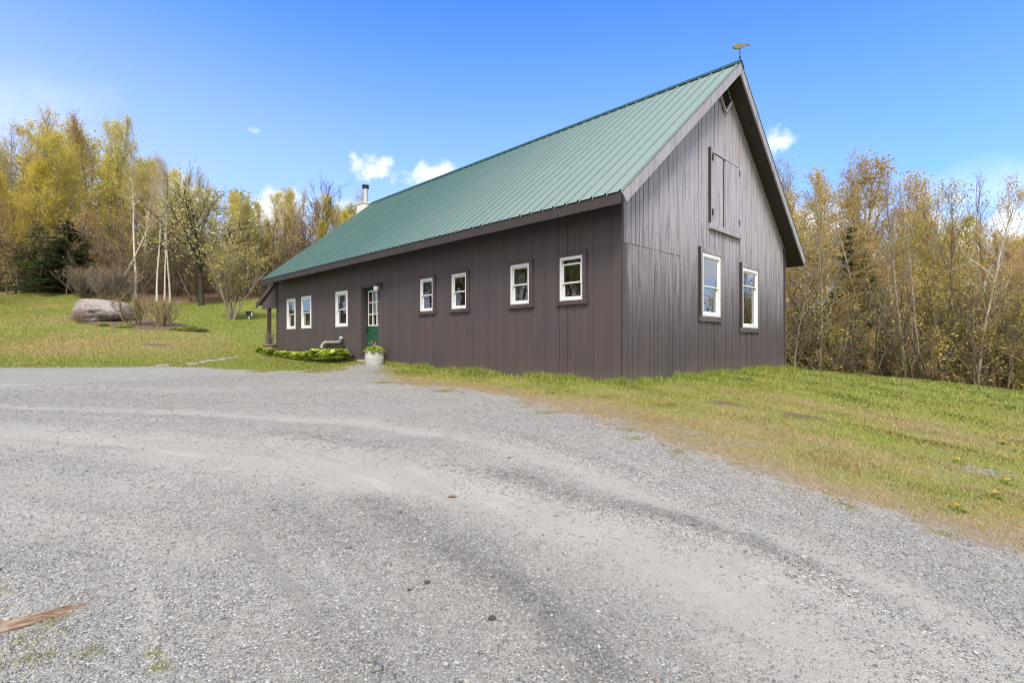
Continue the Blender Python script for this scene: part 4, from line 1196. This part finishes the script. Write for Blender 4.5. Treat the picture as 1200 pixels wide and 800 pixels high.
# named trees first -------------------------------------------------
def named(kind, idx, x, y, h, leafm, bark, name, label, **kw):
    placed.append((x, y)); return tree(kind, idx, x, y, h, leafm, bark, name, label, **kw)
named('slim_birch', 0, -32.9, 42.0, 10.0, 'rust', 'birch', 'birch_tree', 'white birch leaning strongly to the right across its neighbours', rot=0.4, lean=(0.0, R(26)), wid=.75, base_h=12)
named('slim_birch', 1, -31.3, 42.3, 12.5, 'olive', 'birch', 'birch_tree', 'straight white birch rising behind the leaning birch', wid=.85, base_h=12)
named('slim_birch', 2, -29.4, 42.1, 11.0, 'olive', 'birch', 'birch_tree', 'left one of three slim white birches growing close together', wid=.75, lean=(0, R(3)), base_h=12)
named('slim_birch', 0, -28.9, 42.3, 10.5, 'olive', 'birch', 'birch_tree', 'middle one of three slim white birches growing close together', wid=.7, base_h=12)
named('slim_birch', 1, -28.25, 42.0, 11.0, 'rust', 'birch', 'birch_tree', 'right leaning one of three slim white birches growing close together', wid=.75, lean=(0, R(8)), base_h=12)
named('conifer', 0, -36.6, 41.7, 6.2, 'needle', 'dark', 'conifer_tree', 'dark green evergreen at the edge of the hillside woods behind the boulder', wid=2.3)
named('conifer', 1, -39.4, 42.5, 5.2, 'needle', 'dark', 'conifer_tree', 'lower dark evergreen left of the taller one on the hillside', wid=2.1)
PR['apple'] = [proto('apple', seed=81, h=5.2, r0=.15, cb=.28, nl=26, limb=3.0, elev=28, ns=7, nt=4, leaf=.06, per=3.0, spread=.13, up=.4, min_r=.01)]
named('apple', 0, -24.6, 40.2, 7.6, 'blossom', 'dark', 'apple_tree', 'pale blossoming apple tree at the edge of the upper lawn', base_h=5.2, rot=1.0)
PR['vase'] = [proto('vase', seed=83, h=3.6, r0=.05, cb=.3, nl=12, limb=1.6, elev=50, ns=5, nt=3, leaf=.05, per=1.0, spread=.1, stems=7, foot=.12, min_r=.008)]
named('vase', 0, -17.3, 31.4, 4.3, 'olive', 'grey', 'shrub', 'many stemmed budding shrub standing alone on the lawn left of the porch', base_h=3.6, cat='shrub')
PR['oak'] = [proto('oak', seed=86, h=13, r0=.26, cb=.38, nl=16, limb=3.6, elev=40, ns=5, nt=3, leaf=.05, per=.5, spread=.15, lean=.12, min_r=.014)]
named('oak', 0, -20.2, 51.5, 12.2, 'rust', 'dark', 'bare_tree', 'dark crooked nearly leafless tree left of the chimney', base_h=13, rot=2.0, lean=(0, R(10)))
named('beech', 0, 18.0, 25.2, 10.5, 'ochre', 'grey', 'beech_tree', 'dense ochre tree with many level branches before a dark evergreen', wid=1.0)
named('conifer', 1, 18.6, 27.4, 9.4, 'needle', 'dark', 'conifer_tree', 'dark evergreen half hidden behind the dense ochre tree', wid=1.15)
named('bare', 0, 18.4, 23.6, 10.6, 'rust', 'grey', 'bare_tree', 'tall thin leafless tree leaning right, tallest right of the ochre tree', lean=(0, R(11)), wid=.7)
named('bare', 1, 19.0, 23.2, 9.9, 'rust', 'grey', 'bare_tree', 'leafless twin stem beside the tall tree that leans right', lean=(0, R(8)), wid=.6)
named('birch', 1, 20.8, 22.9, 10.2, 'ochre', 'birch', 'birch_tree', 'pale straight trunk at the right edge of the lawn crest', wid=.8)
named('birch', 2, 15.4, 25.2, 11.0, 'ochre', 'grey', 'birch_tree', 'grey birch nearest to the gable wall behind the crest', wid=.85)

# the hillside woods on the left -----------------------------------------
n = 0
while n < 84:
    x = RT.uniform(-62, 3); dpt = RT.uniform(0, 1) ** 1.25 * 15 + .6
    y = tree_line(x) + dpt
    if not (-1.28 < x / y < .02) or not free(x, y, 1.55): continue
    if -.82 < x / y < -.585 and dpt < 3.2: continue
    q = RT.random(); k = 'maple' if q < .47 else 'ash' if q < .63 else 'aspen' if q < .75 else 'birch' if q < .83 else 'beech' if q < .92 else 'bare'
    front = max(0, 1 - dpt / 12)
    hgt = tall(x, y, SKY_L) * (RT.uniform(.72, .97) if k in ('maple', 'beech') else RT.uniform(.82, 1.04)) * (1 - .15 * front)
    lm = RT.choices(['yellow', 'olive', 'rust', 'ochre', 'green'], [8, 3, 1.6, 1.6, .5] if k == 'maple' else [4, 3, 1.6, 1.6, .3])[0]
    put(k, x, y, hgt, lm, {'birch': 'birch', 'bare': 'grey'}.get(k, RT.choice(['brown', 'grey', 'brown', 'dark'])), 0, wid=RT.uniform(.8, 1.15) * (.9 if k == 'maple' else 1)); n += 1
n = 0
while n < 120:
    x = RT.uniform(-60, -6); y = tree_line(x) + RT.uniform(-.4, 10)
    if not (-1.2 < x / y < -.2) or (-.80 < x / y < -.59 and y < tree_line(x) + 3.5) or not free(x, y, .7): continue
    put('sapling', x, y, RT.uniform(3.0, 8.0), RT.choice(['olive', 'rust', 'ochre', 'yellow']), RT.choice(['brown', 'under', 'brown']), 0, wid=RT.uniform(.9, 1.5)); n += 1
put('sapling', -38.3, 41.0, 4.6, 'olive', 'brown', 0, wid=1.3); put('sapling', -35.9, 40.9, 4.0, 'rust', 'brown', 0, wid=1.3); put('sapling', -40.4, 41.6, 5.0, 'ochre', 'grey', 0, wid=1.3)
# the woods on the right, below the crest ------------------------------------
n = 0
while n < 58:
    x = RT.uniform(8, 34); dpt = RT.uniform(0, 1) ** 1.2 * 12 + .4
    y = tree_line(x) + dpt
    if not (.40 < x / y < 1.35) or not free(x, y, 1.15): continue
    q = RT.random(); k = 'beech' if q < .34 else 'birch' if q < .54 else 'ash' if q < .72 else 'aspen' if q < .84 else 'maple' if q < .92 else 'bare' if q < .97 else 'conifer'
    hgt = tall(x, y, SKY_R) * RT.uniform(.72, 1.0)
    if k == 'beech': hgt *= .86
    if k == 'conifer': hgt *= .62
    lm = 'needle' if k == 'conifer' else RT.choices(['ochre', 'olive', 'rust', 'yellow'], [4, 2.4, 2.2, .9])[0]
    put(k, x, y, hgt, lm, 'dark' if k == 'conifer' else RT.choice(['birch', 'grey']) if k == 'birch' else RT.choice(['brown', 'grey', 'brown', 'tan']), 1, wid=RT.uniform(.75, 1.05)); n += 1
n = 0
while n < 85:
    x = RT.uniform(8, 32); y = tree_line(x) + RT.uniform(-.3, 7)
    if not (.42 < x / y < 1.3) or not free(x, y, .55): continue
    put('sapling', x, y, RT.uniform(3.0, 6.5), RT.choice(['rust', 'ochre', 'olive']), RT.choice(['brown', 'under', 'under', 'brown']), 1, wid=RT.uniform(.8, 1.4)); n += 1
# more of the same woods round the drive, seen only in the window panes
n = 0
while n < 16:
    x = RT.uniform(34, 62); y = RT.uniform(14, 32)
    if not free(x, y, 3): continue
    put(RT.choice(['beech', 'ash', 'maple']), x, y, RT.uniform(5, 7.5), RT.choice(['ochre', 'olive']), 'grey', 1, wid=1.2); n += 1

n = 0
while n < 36:
    x = RT.uniform(-62, -36); y = RT.uniform(2, 30)
    if not free(x, y, 2.4) or x / y > -1.25: continue
    put(RT.choice(['maple', 'ash', 'maple', 'birch']), x, y, RT.uniform(12, 17), RT.choice(['yellow', 'olive', 'rust']), 'brown', 0, wid=1.2); n += 1

# the depth of the woods behind reads as one mass
def far_woods(name, label, pts, seed, hrange, cols):
    rng = np.random.RandomState(seed)
    protos = []
    for s in range(5):
        Wd, P, tn, leaf, rg = gen_tree(seed=200 + s, h=12, r0=.16, cb=.15, nl=22, limb=2.8, elev=40, ns=4, nt=1, leaf=.13, per=2.6, spread=.3, min_r=.02)
        lv, lf = leaf_cards(rg, P, leaf); wv, wf = Wd.arr(); protos.append((wv, wf, lv, lf, np.repeat(tn, 4)))
    V = []; F = []; T_ = []; MI = []; off = 0
    for (x, y, h) in pts:
        wv, wf, lv, lf, tn = protos[rng.randint(5)]
        a = rng.uniform(0, 6.28); c, s = np.cos(a), np.sin(a); k = h / 12
        for (v, f, t, mi) in ((wv, wf, np.zeros(len(wv)), 0), (lv, lf, tn, 1 + rng.randint(cols))):
            X = np.c_[(v[:, 0] * c - v[:, 1] * s) * k + x, (v[:, 0] * s + v[:, 1] * c) * k + y, v[:, 2] * k + hz(x, y)]
            V.append(X); F.append(f + off); T_.append(t); MI.append(np.full(len(f), mi)); off += len(v)
    me = np_mesh(name, np.concatenate(V), np.concatenate(F), {'tone': np.concatenate(T_)}, midx=np.concatenate(MI))
    return me
pts = []
while len(pts) < 105:
    x = RT.uniform(-85, 14); y = tree_line(x) + RT.uniform(8, 36)
    if -1.35 < x / y < .15: pts.append((x, y, tall(x, y, SKY_L) * RT.uniform(.55, .84)))
for i in range(46):
    pts.append((RT.uniform(-84, -62), RT.uniform(-4, 34), RT.uniform(11, 17)))
tag(link_mesh('distant_woods', far_woods('distant_woods', '', pts, 5, None, 3), [BK['brown'], LM['olive'], LM['rust'], LM['yellow']]), 'mass of leafing woods deep behind the hillside trees', 'woods', kind='stuff')
pts = []
while len(pts) < 85:
    x = RT.uniform(10, 66); y = tree_line(x) + RT.uniform(7, 28)
    if .36 < x / y < 1.7: pts.append((x, y, tall(x, y, SKY_R) * RT.uniform(.5, .78)))
tag(link_mesh('distant_woods', far_woods('distant_woods', '', pts, 6, None, 3), [BK['brown'], LM['olive'], LM['rust'], LM['ochre']]), 'mass of brown budding woods deep behind the trees right of the gable', 'woods', kind='stuff')

# tangle of thin brown stems on the floor of the woods
def undergrowth(name, pts, cols, seed):
    rng = np.random.RandomState(seed); protos = []
    for s in range(5):
        Wd, P, tn, leaf, rg = gen_tree(seed=240 + s, h=4.5, r0=.03, cb=.05, nl=16, limb=1.3, elev=35, ns=4, nt=2, leaf=.035, per=.55, spread=.2, min_r=.009, stems=2, foot=.2)
        lv, lf = leaf_cards(rg, P, leaf); wv, wf = Wd.arr(); protos.append((wv, wf, lv, lf, np.repeat(tn, 4)))
    V = []; F = []; T_ = []; MI = []; off = 0
    for (x, y, k) in pts:
        wv, wf, lv, lf, tn = protos[rng.randint(5)]
        a = rng.uniform(0, 6.28); c, s = np.cos(a), np.sin(a); z0 = hz(x, y)
        for (v, f, t, mi) in ((wv, wf, np.zeros(len(wv)), 0), (lv, lf, tn, 1 + rng.randint(cols))):
            V.append(np.c_[(v[:, 0] * c - v[:, 1] * s) * k * 1.3 + x, (v[:, 0] * s + v[:, 1] * c) * k * 1.3 + y, v[:, 2] * k + z0])
            F.append(f + off); T_.append(t); MI.append(np.full(len(f), mi)); off += len(v)
    return np_mesh(name, np.concatenate(V), np.concatenate(F), {'tone': np.concatenate(T_)}, midx=np.concatenate(MI))
pts = []
while len(pts) < 420:
    x = RT.uniform(-75, 4); y = tree_line(x) + RT.uniform(.2, 22)
    if -1.35 < x / y < .0: pts.append((x, y, RT.uniform(.6, 1.6)))
tag(link_mesh('undergrowth', undergrowth('undergrowth', pts, 2, 8), [BK['under'], LM['rust'], LM['olive']]), 'brown tangle of thin stems under the hillside woods', 'undergrowth', kind='stuff')
pts = []
while len(pts) < 240:
    x = RT.uniform(8, 46); y = tree_line(x) + RT.uniform(.4, 17)
    if .38 < x / y < 1.5: pts.append((x, y, RT.uniform(.6, 1.5)))
tag(link_mesh('undergrowth', undergrowth('undergrowth', pts, 2, 9), [BK['under'], LM['olive'], LM['green']]), 'brown tangle of thin stems in the woods right of the gable', 'undergrowth', kind='stuff')

# shrubs round the boulder --------------------------------------------------
def twig_proto(seed, h, stems, per=.0, spread=.3, r=.012):
    return proto('shrub', seed=seed, h=h, r0=r, cb=.25, nl=9, limb=h * .33, elev=55, ns=4, nt=2, leaf=.03, per=per, spread=.06, stems=stems, foot=.10, min_r=.0055, up=.5)
PR['twiggy'] = [twig_proto(91, 1.5, 9), twig_proto(92, 1.35, 10), twig_proto(93, 2.6, 22, per=.3)]
named('twiggy', 0, -18.7, 25.45, 1.55, 'rust', 'tan', 'shrub', 'leafless tan twiggy shrub touching the right end of the boulder', base_h=1.5, cat='shrub', wid=1.5)
named('twiggy', 1, -17.4, 25.2, 1.4, 'rust', 'tan', 'shrub', 'second leafless tan shrub, between the first one and the low green mat', base_h=1.35, cat='shrub', wid=1.5)
named('twiggy', 2, -31.2, 39.6, 2.7, 'rust', 'twig', 'shrub', 'wide grey leafless shrub behind the boulder at the wood edge', base_h=2.6, cat='shrub', wid=1.7)
named('twiggy', 2, -33.9, 40.2, 2.3, 'rust', 'twig', 'shrub', 'smaller grey leafless shrub left of the wide grey one', base_h=2.6, cat='shrub', wid=1.5, rot=2)
named('twiggy', 0, -21.8, 25.6, .7, 'rust', 'tan', 'shrub', 'small dry twig tuft standing before the boulder', base_h=1.5, cat='shrub', wid=1.5)

# boulder ------------------------------------------------------------------
def boulder():
    import bmesh
    m, g = new_mat('granite')
    co = obj_co(g)
    n1 = g.noise(co, 1.6, 6, .65); n2 = g.noise(co, 7, 6, .78)
    c = g.mix(n1, (.16, .138, .138), (.33, .295, .295)); c = g.mix(g.smooth(n2, .5, .68, 0, .8), c, (.42, .39, .385)); c = g.mix(g.smooth(n2, .46, .34, 0, .8), c, (.06, .05, .048))
    finish(g, c, .9, n2, .7, .05, spec=.2)
    bm = bmesh.new(); bmesh.ops.create_icosphere(bm, subdivisions=5, radius=1)
    from mathutils import noise as mn
    for v in bm.verts:
        x, y, z = v.co
        p = 2.6
        k = (abs(x) ** p + abs(y) ** p + abs(z) ** p) ** (-1 / p)
        q = Vector((x, y, z)) * k
        nn = .16 * mn.noise(q * 1.1 + Vector((3, 1, 7))) + .07 * mn.noise(q * 2.9) + .05 * mn.noise(q * 7) + .025 * mn.noise(q * 17) + .018 * mn.noise(q * 34)
        q = q * (1 + nn)
        v.co = (q[0] * 1.36, q[1] * .95, q[2] * (.62 - .07 * q[0]))
    me = bpy.data.meshes.new('boulder'); bm.to_mesh(me); bm.free()
    me.polygons.foreach_set('use_smooth', [True] * len(me.polygons))
    o = link_mesh('boulder', me, m)
    X, Y = -21.75, 27.1
    o.location = (X, Y, hz(X, Y) + .42); o.rotation_euler = (0, 0, R(-4))
    tag(o, 'large grey granite boulder lying on the sloping lawn', 'boulder')
boulder()

def leafy(name, seed, x, y, n, rx, ry, h, leaf, mat, label, cat, group=None, aspect=.5, upright=.6, parent=None, dz=0.0):
    """a low plant of many small leaves, fuller in the middle"""
    rng = np.random.RandomState(seed)
    a = rng.uniform(0, 6.28, n); r = np.sqrt(rng.uniform(0, 1, n))
    px, py = r * np.cos(a) * rx, r * np.sin(a) * ry
    pz = h * (1 - r ** 2) * rng.uniform(.15, 1.0, n) + .015
    V, F = leaf_cards(rng, np.c_[px, py, pz], leaf, aspect)
    me = np_mesh(name, V, F, {'tone': np.repeat(np.clip(rng.uniform(0, .6, n) + .5 * pz / h, 0, 1), 4)})
    o = link_mesh(name, me, mat, parent)
    o.location = (x, y, (hz(x, y) if parent is None else 0) + dz)
    if label: tag(o, label, cat, group)
    return o
leafy('ground_cover', 1, -15.3, 24.0, 1500, 1.0, .4, .24, .045, LM['green'], 'low dark green mat of plants at the right end of the boulder bed', 'plant')
leafy('ground_cover', 2, -20.0, 24.9, 300, .28, .2, .16, .04, LM['green'], 'small green tuft in front of the boulder', 'plant')
leafy('ground_cover', 3, -18.6, 24.4, 400, .4, .25, .2, .04, LM['green'], 'small green tuft in front of the tan shrubs', 'plant')

# hosta row along the wall --------------------------------------------------
def hosta(i, u, v, s):
    rng = np.random.RandomState(300 + i)
    V = []; F = []; T_ = []
    for k in range(int(34 * s) + 20):
        a = rng.uniform(0, 6.28); L = rng.uniform(.12, .30) * s; e = rng.uniform(.35, 1.2); wd = L * rng.uniform(.28, .4)
        d = np.array([math.cos(a), math.sin(a), 0]); sdv = np.array([-math.sin(a), math.cos(a), 0])
        b = d * rng.uniform(0, .08) * s + np.array([0, 0, rng.uniform(.02, .12) * s])
        m_ = b + d * L * .55 * math.cos(e) + np.array([0, 0, L * .75 * math.sin(e)]); t_ = b + d * L * 1.15 * math.cos(e) + np.array([0, 0, L * .62 * math.sin(e)])
        o = len(V); V += [b, m_ + sdv * wd, t_, m_ - sdv * wd, m_ + np.array([0, 0, -.02])]
        F += [(o, o + 1, o + 4), (o + 1, o + 2, o + 4), (o + 2, o + 3, o + 4), (o + 3, o, o + 4)]; T_ += [rng.uniform(.2, 1)] * 5
    me = np_mesh('hosta', np.array(V), np.array(F), {'tone': T_})
    o = link_mesh('hosta', me, LM['hosta'])
    x, y = from_uv(u, v); o.location = (float(x), float(y), hz(x, y))
    return o
hu = [9.95, 10.45, 10.95, 11.5, 12.05, 12.7, 13.3, 14.0, 14.7, 15.4, 16.1, 16.8]
for i, u in enumerate(hu):
    s = [1.6, 1.5, 1.4, 1.6, 1.45, 1.2, 1.15, 1.2, 1.1, 1.1, 1.0, .9][i]
    tag(hosta(i, u, -.42 - .08 * (i % 2), s), 'bright yellow green leafy clump in the row at the foot of the long wall', 'plant', 'leafy clumps along the long wall')

# planter beside the door -----------------------------------------------------
x, y = from_uv(7.92, -.36); x, y = float(x), float(y)
pl = empty('flower_planter', (x, y, hz(x, y)), 0)
tag(pl, 'whitewashed round tub of flowers standing right of the green door', 'planter')
p = MB(); p.lathe([(.255, -.03), (.27, .05), (.275, .20), (.255, .36), (.262, .385), (.262, .405), (.225, .405), (.215, .34)], n=28, wob=.02, rng=random.Random(4)); p.build('pot', M['pot'], pl, smooth=False, bevel=.004)
p = MB(); p.lathe([(.218, .30), (.216, .352), (.0, .362)], n=20); p.build('soil', M['earth'], pl)
fo = leafy('foliage', 5, 0, 0, 420, .30, .30, .20, .045, LM['hosta'], None, None, parent=pl, dz=.36)
M['petal'] = simple_mat('dull_red_petal', (.28, .09, .09), .7, .25, 40, .1)
rng9 = np.random.RandomState(9)
P = np.c_[rng9.normal(0, .09, 60), rng9.normal(0, .09, 60), .52 + rng9.uniform(-.02, .16, 60)]
V, F = leaf_cards(rng9, P, .028, .8); link_mesh('flower', np_mesh('flower', V, F), M['petal'], pl)

# tub by the porch post ----------------------------------------------------------
x, y = from_uv(16.95, -.02); x, y = float(x), float(y)
tb = empty('wooden_tub', (x, y, hz(x, y)), YAW)
tag(tb, 'weathered grey brown tub at the foot of the porch post', 'tub')
p = MB(); p.lathe([(.20, -.02), (.26, .18), (.28, .36), (.24, .365), (.20, .30)], n=18, wob=.015, rng=random.Random(5)); p.build('body', M['tub'], tb)
p = MB()
for z in (.08, .29): p.lathe([(.235 + z * .14, z - .02), (.245 + z * .14, z + .02)], n=18)
p.build('hoop', M['black'], tb)
PR['dry'] = [twig_proto(97, .5, 9, r=.008)]
p = link_mesh('dry_stalks', PR['dry'][0][0], BK['twig'], tb); p.location = (0, 0, .3); p.scale = (.7, .7, .9)

# little box on the lawn ------------------------------------------------------------
x, y = -16.75, 32.38
bx = empty('utility_post', (x, y, hz(x, y)), .3)
tag(bx, 'small black and grey post box shaped marker standing on the upper lawn', 'post')
p = MB(); p.box(-.07, .07, -.07, .07, -.1, .22); p.build('post', M['steel'], bx, bevel=.01)
p = MB(); p.box(-.17, .12, -.14, .14, .221, .46); p.build('box', M['black'], bx, bevel=.02)
p = MB(); p.box(.122, .17, -.14, .14, .20, .44); p.build('side_plate', M['white'], bx, bevel=.01)
p = MB(); p.box(-.2, .2, -.17, .17, .462, .49); p.build('lid', M['black'], bx, bevel=.01)

# flagstones -------------------------------------------------------------------------
rf = random.Random(12)
for i, (x, y) in enumerate([(-10.62, 15.5), (-10.05, 16.0), (-10.02, 16.5), (-9.98, 17.0), (-9.92, 17.5), (-9.88, 18.0)]):
    s = MB(); n = 9; pts = []
    for k in range(n):
        a = 2 * math.pi * k / n + rf.uniform(-.15, .15); r = rf.uniform(.8, 1.1)
        pts.append((math.cos(a) * r * .22, math.sin(a) * r * .14))
    s.add([(a, b, -.04) for a, b in pts] + [(a, b, .035) for a, b in pts] , [tuple(range(n))[::-1], tuple(range(n, 2 * n))] + [(k, (k + 1) % n, (k + 1) % n + n, k + n) for k in range(n)])
    o = s.build('flagstone', M['concrete'], bevel=.01); o.location = (x, y, hz(x, y) + .02); o.rotation_euler = (0, R(-2), rf.uniform(0, 6))
    tag(o, 'pale flat stone lying alone at the grass edge left of the stone line' if i == 0 else 'pale flat stone in the line of stones across the grass before the porch', 'flagstone', None if i == 0 else 'flat stones in a line on the grass')

def wood_material():
    m, g = new_mat('split_wood')
    P = world_co(g)
    d = g.n('ShaderNodeVectorMath', operation='DOT_PRODUCT'); g.put(d.inputs[0], P); d.inputs[1].default_value = (-.61, .79, .3)
    a = g.n('ShaderNodeVectorMath', operation='DOT_PRODUCT'); g.put(a.inputs[0], P); a.inputs[1].default_value = (.79, .61, 0)
    c = g.n('ShaderNodeCombineXYZ'); g.put(c.inputs[0], g.m('MULTIPLY', d.outputs['Value'], 110)); g.put(c.inputs[1], g.m('MULTIPLY', a.outputs['Value'], 7))
    n = g.noise(c.outputs[0], 1, 5, .65, .4); n2 = g.noise(P, 30, 4, .65)
    col = g.ramp(n, [(0, (.03, .02, .014)), (.40, (.12, .075, .05)), (.55, (.22, .155, .115)), (.75, (.36, .29, .24)), (1, (.45, .41, .37))])
    col = g.mix(g.smooth(n2, .52, .7, 0, .7), col, (.28, .26, .24))
    finish(g, col, .95, n, .9, .008, spec=.15)
    return m
M['wood'] = wood_material()
# weathered strip of wood in the near left corner ----------------------------------------
st = MB(); rw = random.Random(8)
path = [(-2.62, 2.14), (-2.45, 2.25), (-2.34, 2.325), (-2.23, 2.405), (-2.16, 2.49), (-2.115, 2.535)]
prev = None
for k, (x, y) in enumerate(path):
    z = gz(x, y); w = [.040, .038, .034, .030, .022, .008][k]; hgt = [.05, .05, .046, .04, .026, .012][k]
    dx, dy = (path[min(k + 1, 5)][0] - path[max(k - 1, 0)][0]), (path[min(k + 1, 5)][1] - path[max(k - 1, 0)][1]); L = math.hypot(dx, dy); nx, ny = -dy / L, dx / L
    sec = []
    for (s_, t_) in ((-1, -.3), (-1.05, .45), (-.5, .95), (.1, .7), (.55, 1.0), (1, .5), (1, -.3)):
        j = rw.uniform(.85, 1.12)
        sec.append((x + nx * w * s_ * j, y + ny * w * s_ * j, z + hgt * t_ * j - .008))
    if prev:
        st.add(prev + sec, [(i, i + 1, i + 8, i + 7) for i in range(6)])
    else: st.add(sec, [tuple(range(7))])
    prev = sec
o = st.build('driftwood', M['wood'], bevel=0)
tag(o, 'weathered reddish strip of split wood half buried in the gravel', 'wood')

# dandelions and dead leaves, a few dark clods ------------------------------------------------
M['dandelion'] = simple_mat('dandelion_yellow', (.70, .48, .02), .7, .15, 60, .1)
DL = [((6.71, 6.96), 'dandelion in bloom farthest back on the right lawn'), ((4.65, 5.3), 'dandelion in bloom beside the gritty patch on the right lawn'), ((3.41, 3.89), 'dandelion in bloom nearest to the gravel edge on the right'),
      ((4.13, 4.34), 'dandelion in bloom midway between gravel edge and gritty patch'), ((4.62, 4.74), 'dandelion in bloom at the right edge of the picture'), ((-14.7, 15.66), 'yellow dandelion at the left edge of the lawn by the gravel')]
for i, ((x, y), lb) in enumerate(DL):
    e = empty('dandelion', (x, y, gz(x, y)), i); tag(e, lb, 'flower', 'dandelions on the lawn')
    far = (1 + .04 * math.hypot(x, y)) * .72
    rg = np.random.RandomState(i + 40)
    p = MB(); p.tube([(0, 0, -.01), (.005, 0, .05)], .002, 5); p.build('stem', LM['green'], e)
    P = rg.normal(0, 1, (70, 3)); P /= np.linalg.norm(P, axis=1, keepdims=True); P[:, 2] = abs(P[:, 2]) * .5; P = P * np.array([.018, .018, .018]) * far + np.array([.005, 0, .05])
    V, F = leaf_cards(rg, P, .008 * far, .5); link_mesh('bloom', np_mesh('bloom', V, F), M['dandelion'], e)
    P = np.c_[rg.normal(0, .035, 40), rg.normal(0, .035, 40), rg.uniform(.004, .02, 40)]
    V, F = leaf_cards(rg, P, .025, .3); link_mesh('leaves', np_mesh('leaves', V, F, {'tone': np.full(len(V), .4)}), LM['green'], e)
M['deadleaf'] = simple_mat('dead_leaf', (.16, .105, .07), .8, .25, 60, .2)
for i, ((x, y), lb, s) in enumerate([((-.45, 3.83), 'curled brown dead leaf on the gravel in mid drive', .036), ((-.80, 8.0), 'brown dead leaf lying near the grass edge by the long wall', .04), ((-1.66, 3.55), 'small tan dead leaf on the left part of the gravel', .026), ((-.77, 3.5), 'brown leaf scrap beside the dark loose gravel', .022)]):
    s_ = MB(); q = [(-1, 0, .1), (-.4, .5, .35), (.4, .45, .3), (1, 0, .05), (.4, -.45, .28), (-.4, -.5, .2), (0, 0, .02)]
    s_.add([(a * s, b * s, c * s) for a, b, c in q] + [(a * s, b * s, c * s + .002) for a, b, c in q], [(0, 1, 6), (1, 2, 6), (2, 3, 6), (3, 4, 6), (4, 5, 6), (5, 0, 6), (8, 7, 13), (9, 8, 13), (10, 9, 13), (11, 10, 13), (12, 11, 13), (7, 12, 13)])
    o = s_.build('dead_leaf', M['deadleaf']); o.location = (x, y, gz(x, y) - .001); o.rotation_euler = (0, 0, i * 1.3); tag(o, lb, 'leaf')
M['clod'] = simple_mat('dark_clod', (.055, .045, .038), .95, .3, 60, .6)
for i, ((x, y), lb, s) in enumerate([((-.44, 2.64), 'dark stone on the gravel farther from the lower frame edge', .016), ((-.09, 2.31), 'dark brown clod close to the loose dark gravel', .018), ((-.52, 2.58), 'small dark stone just left of the larger dark one', .010)]):
    rg = random.Random(i + 5); s_ = MB()
    s_.lathe([(s * .5, -s * .4), (s * 1.05, -s * .1), (s * .95, s * .3), (s * .45, s * .65)], n=9, wob=.12, rng=rg)
    o = s_.build('clod', M['clod'], smooth=True); o.location = (x, y, gz(x, y) + s * .2); o.rotation_euler = (0, 0, i); tag(o, lb, 'stone')
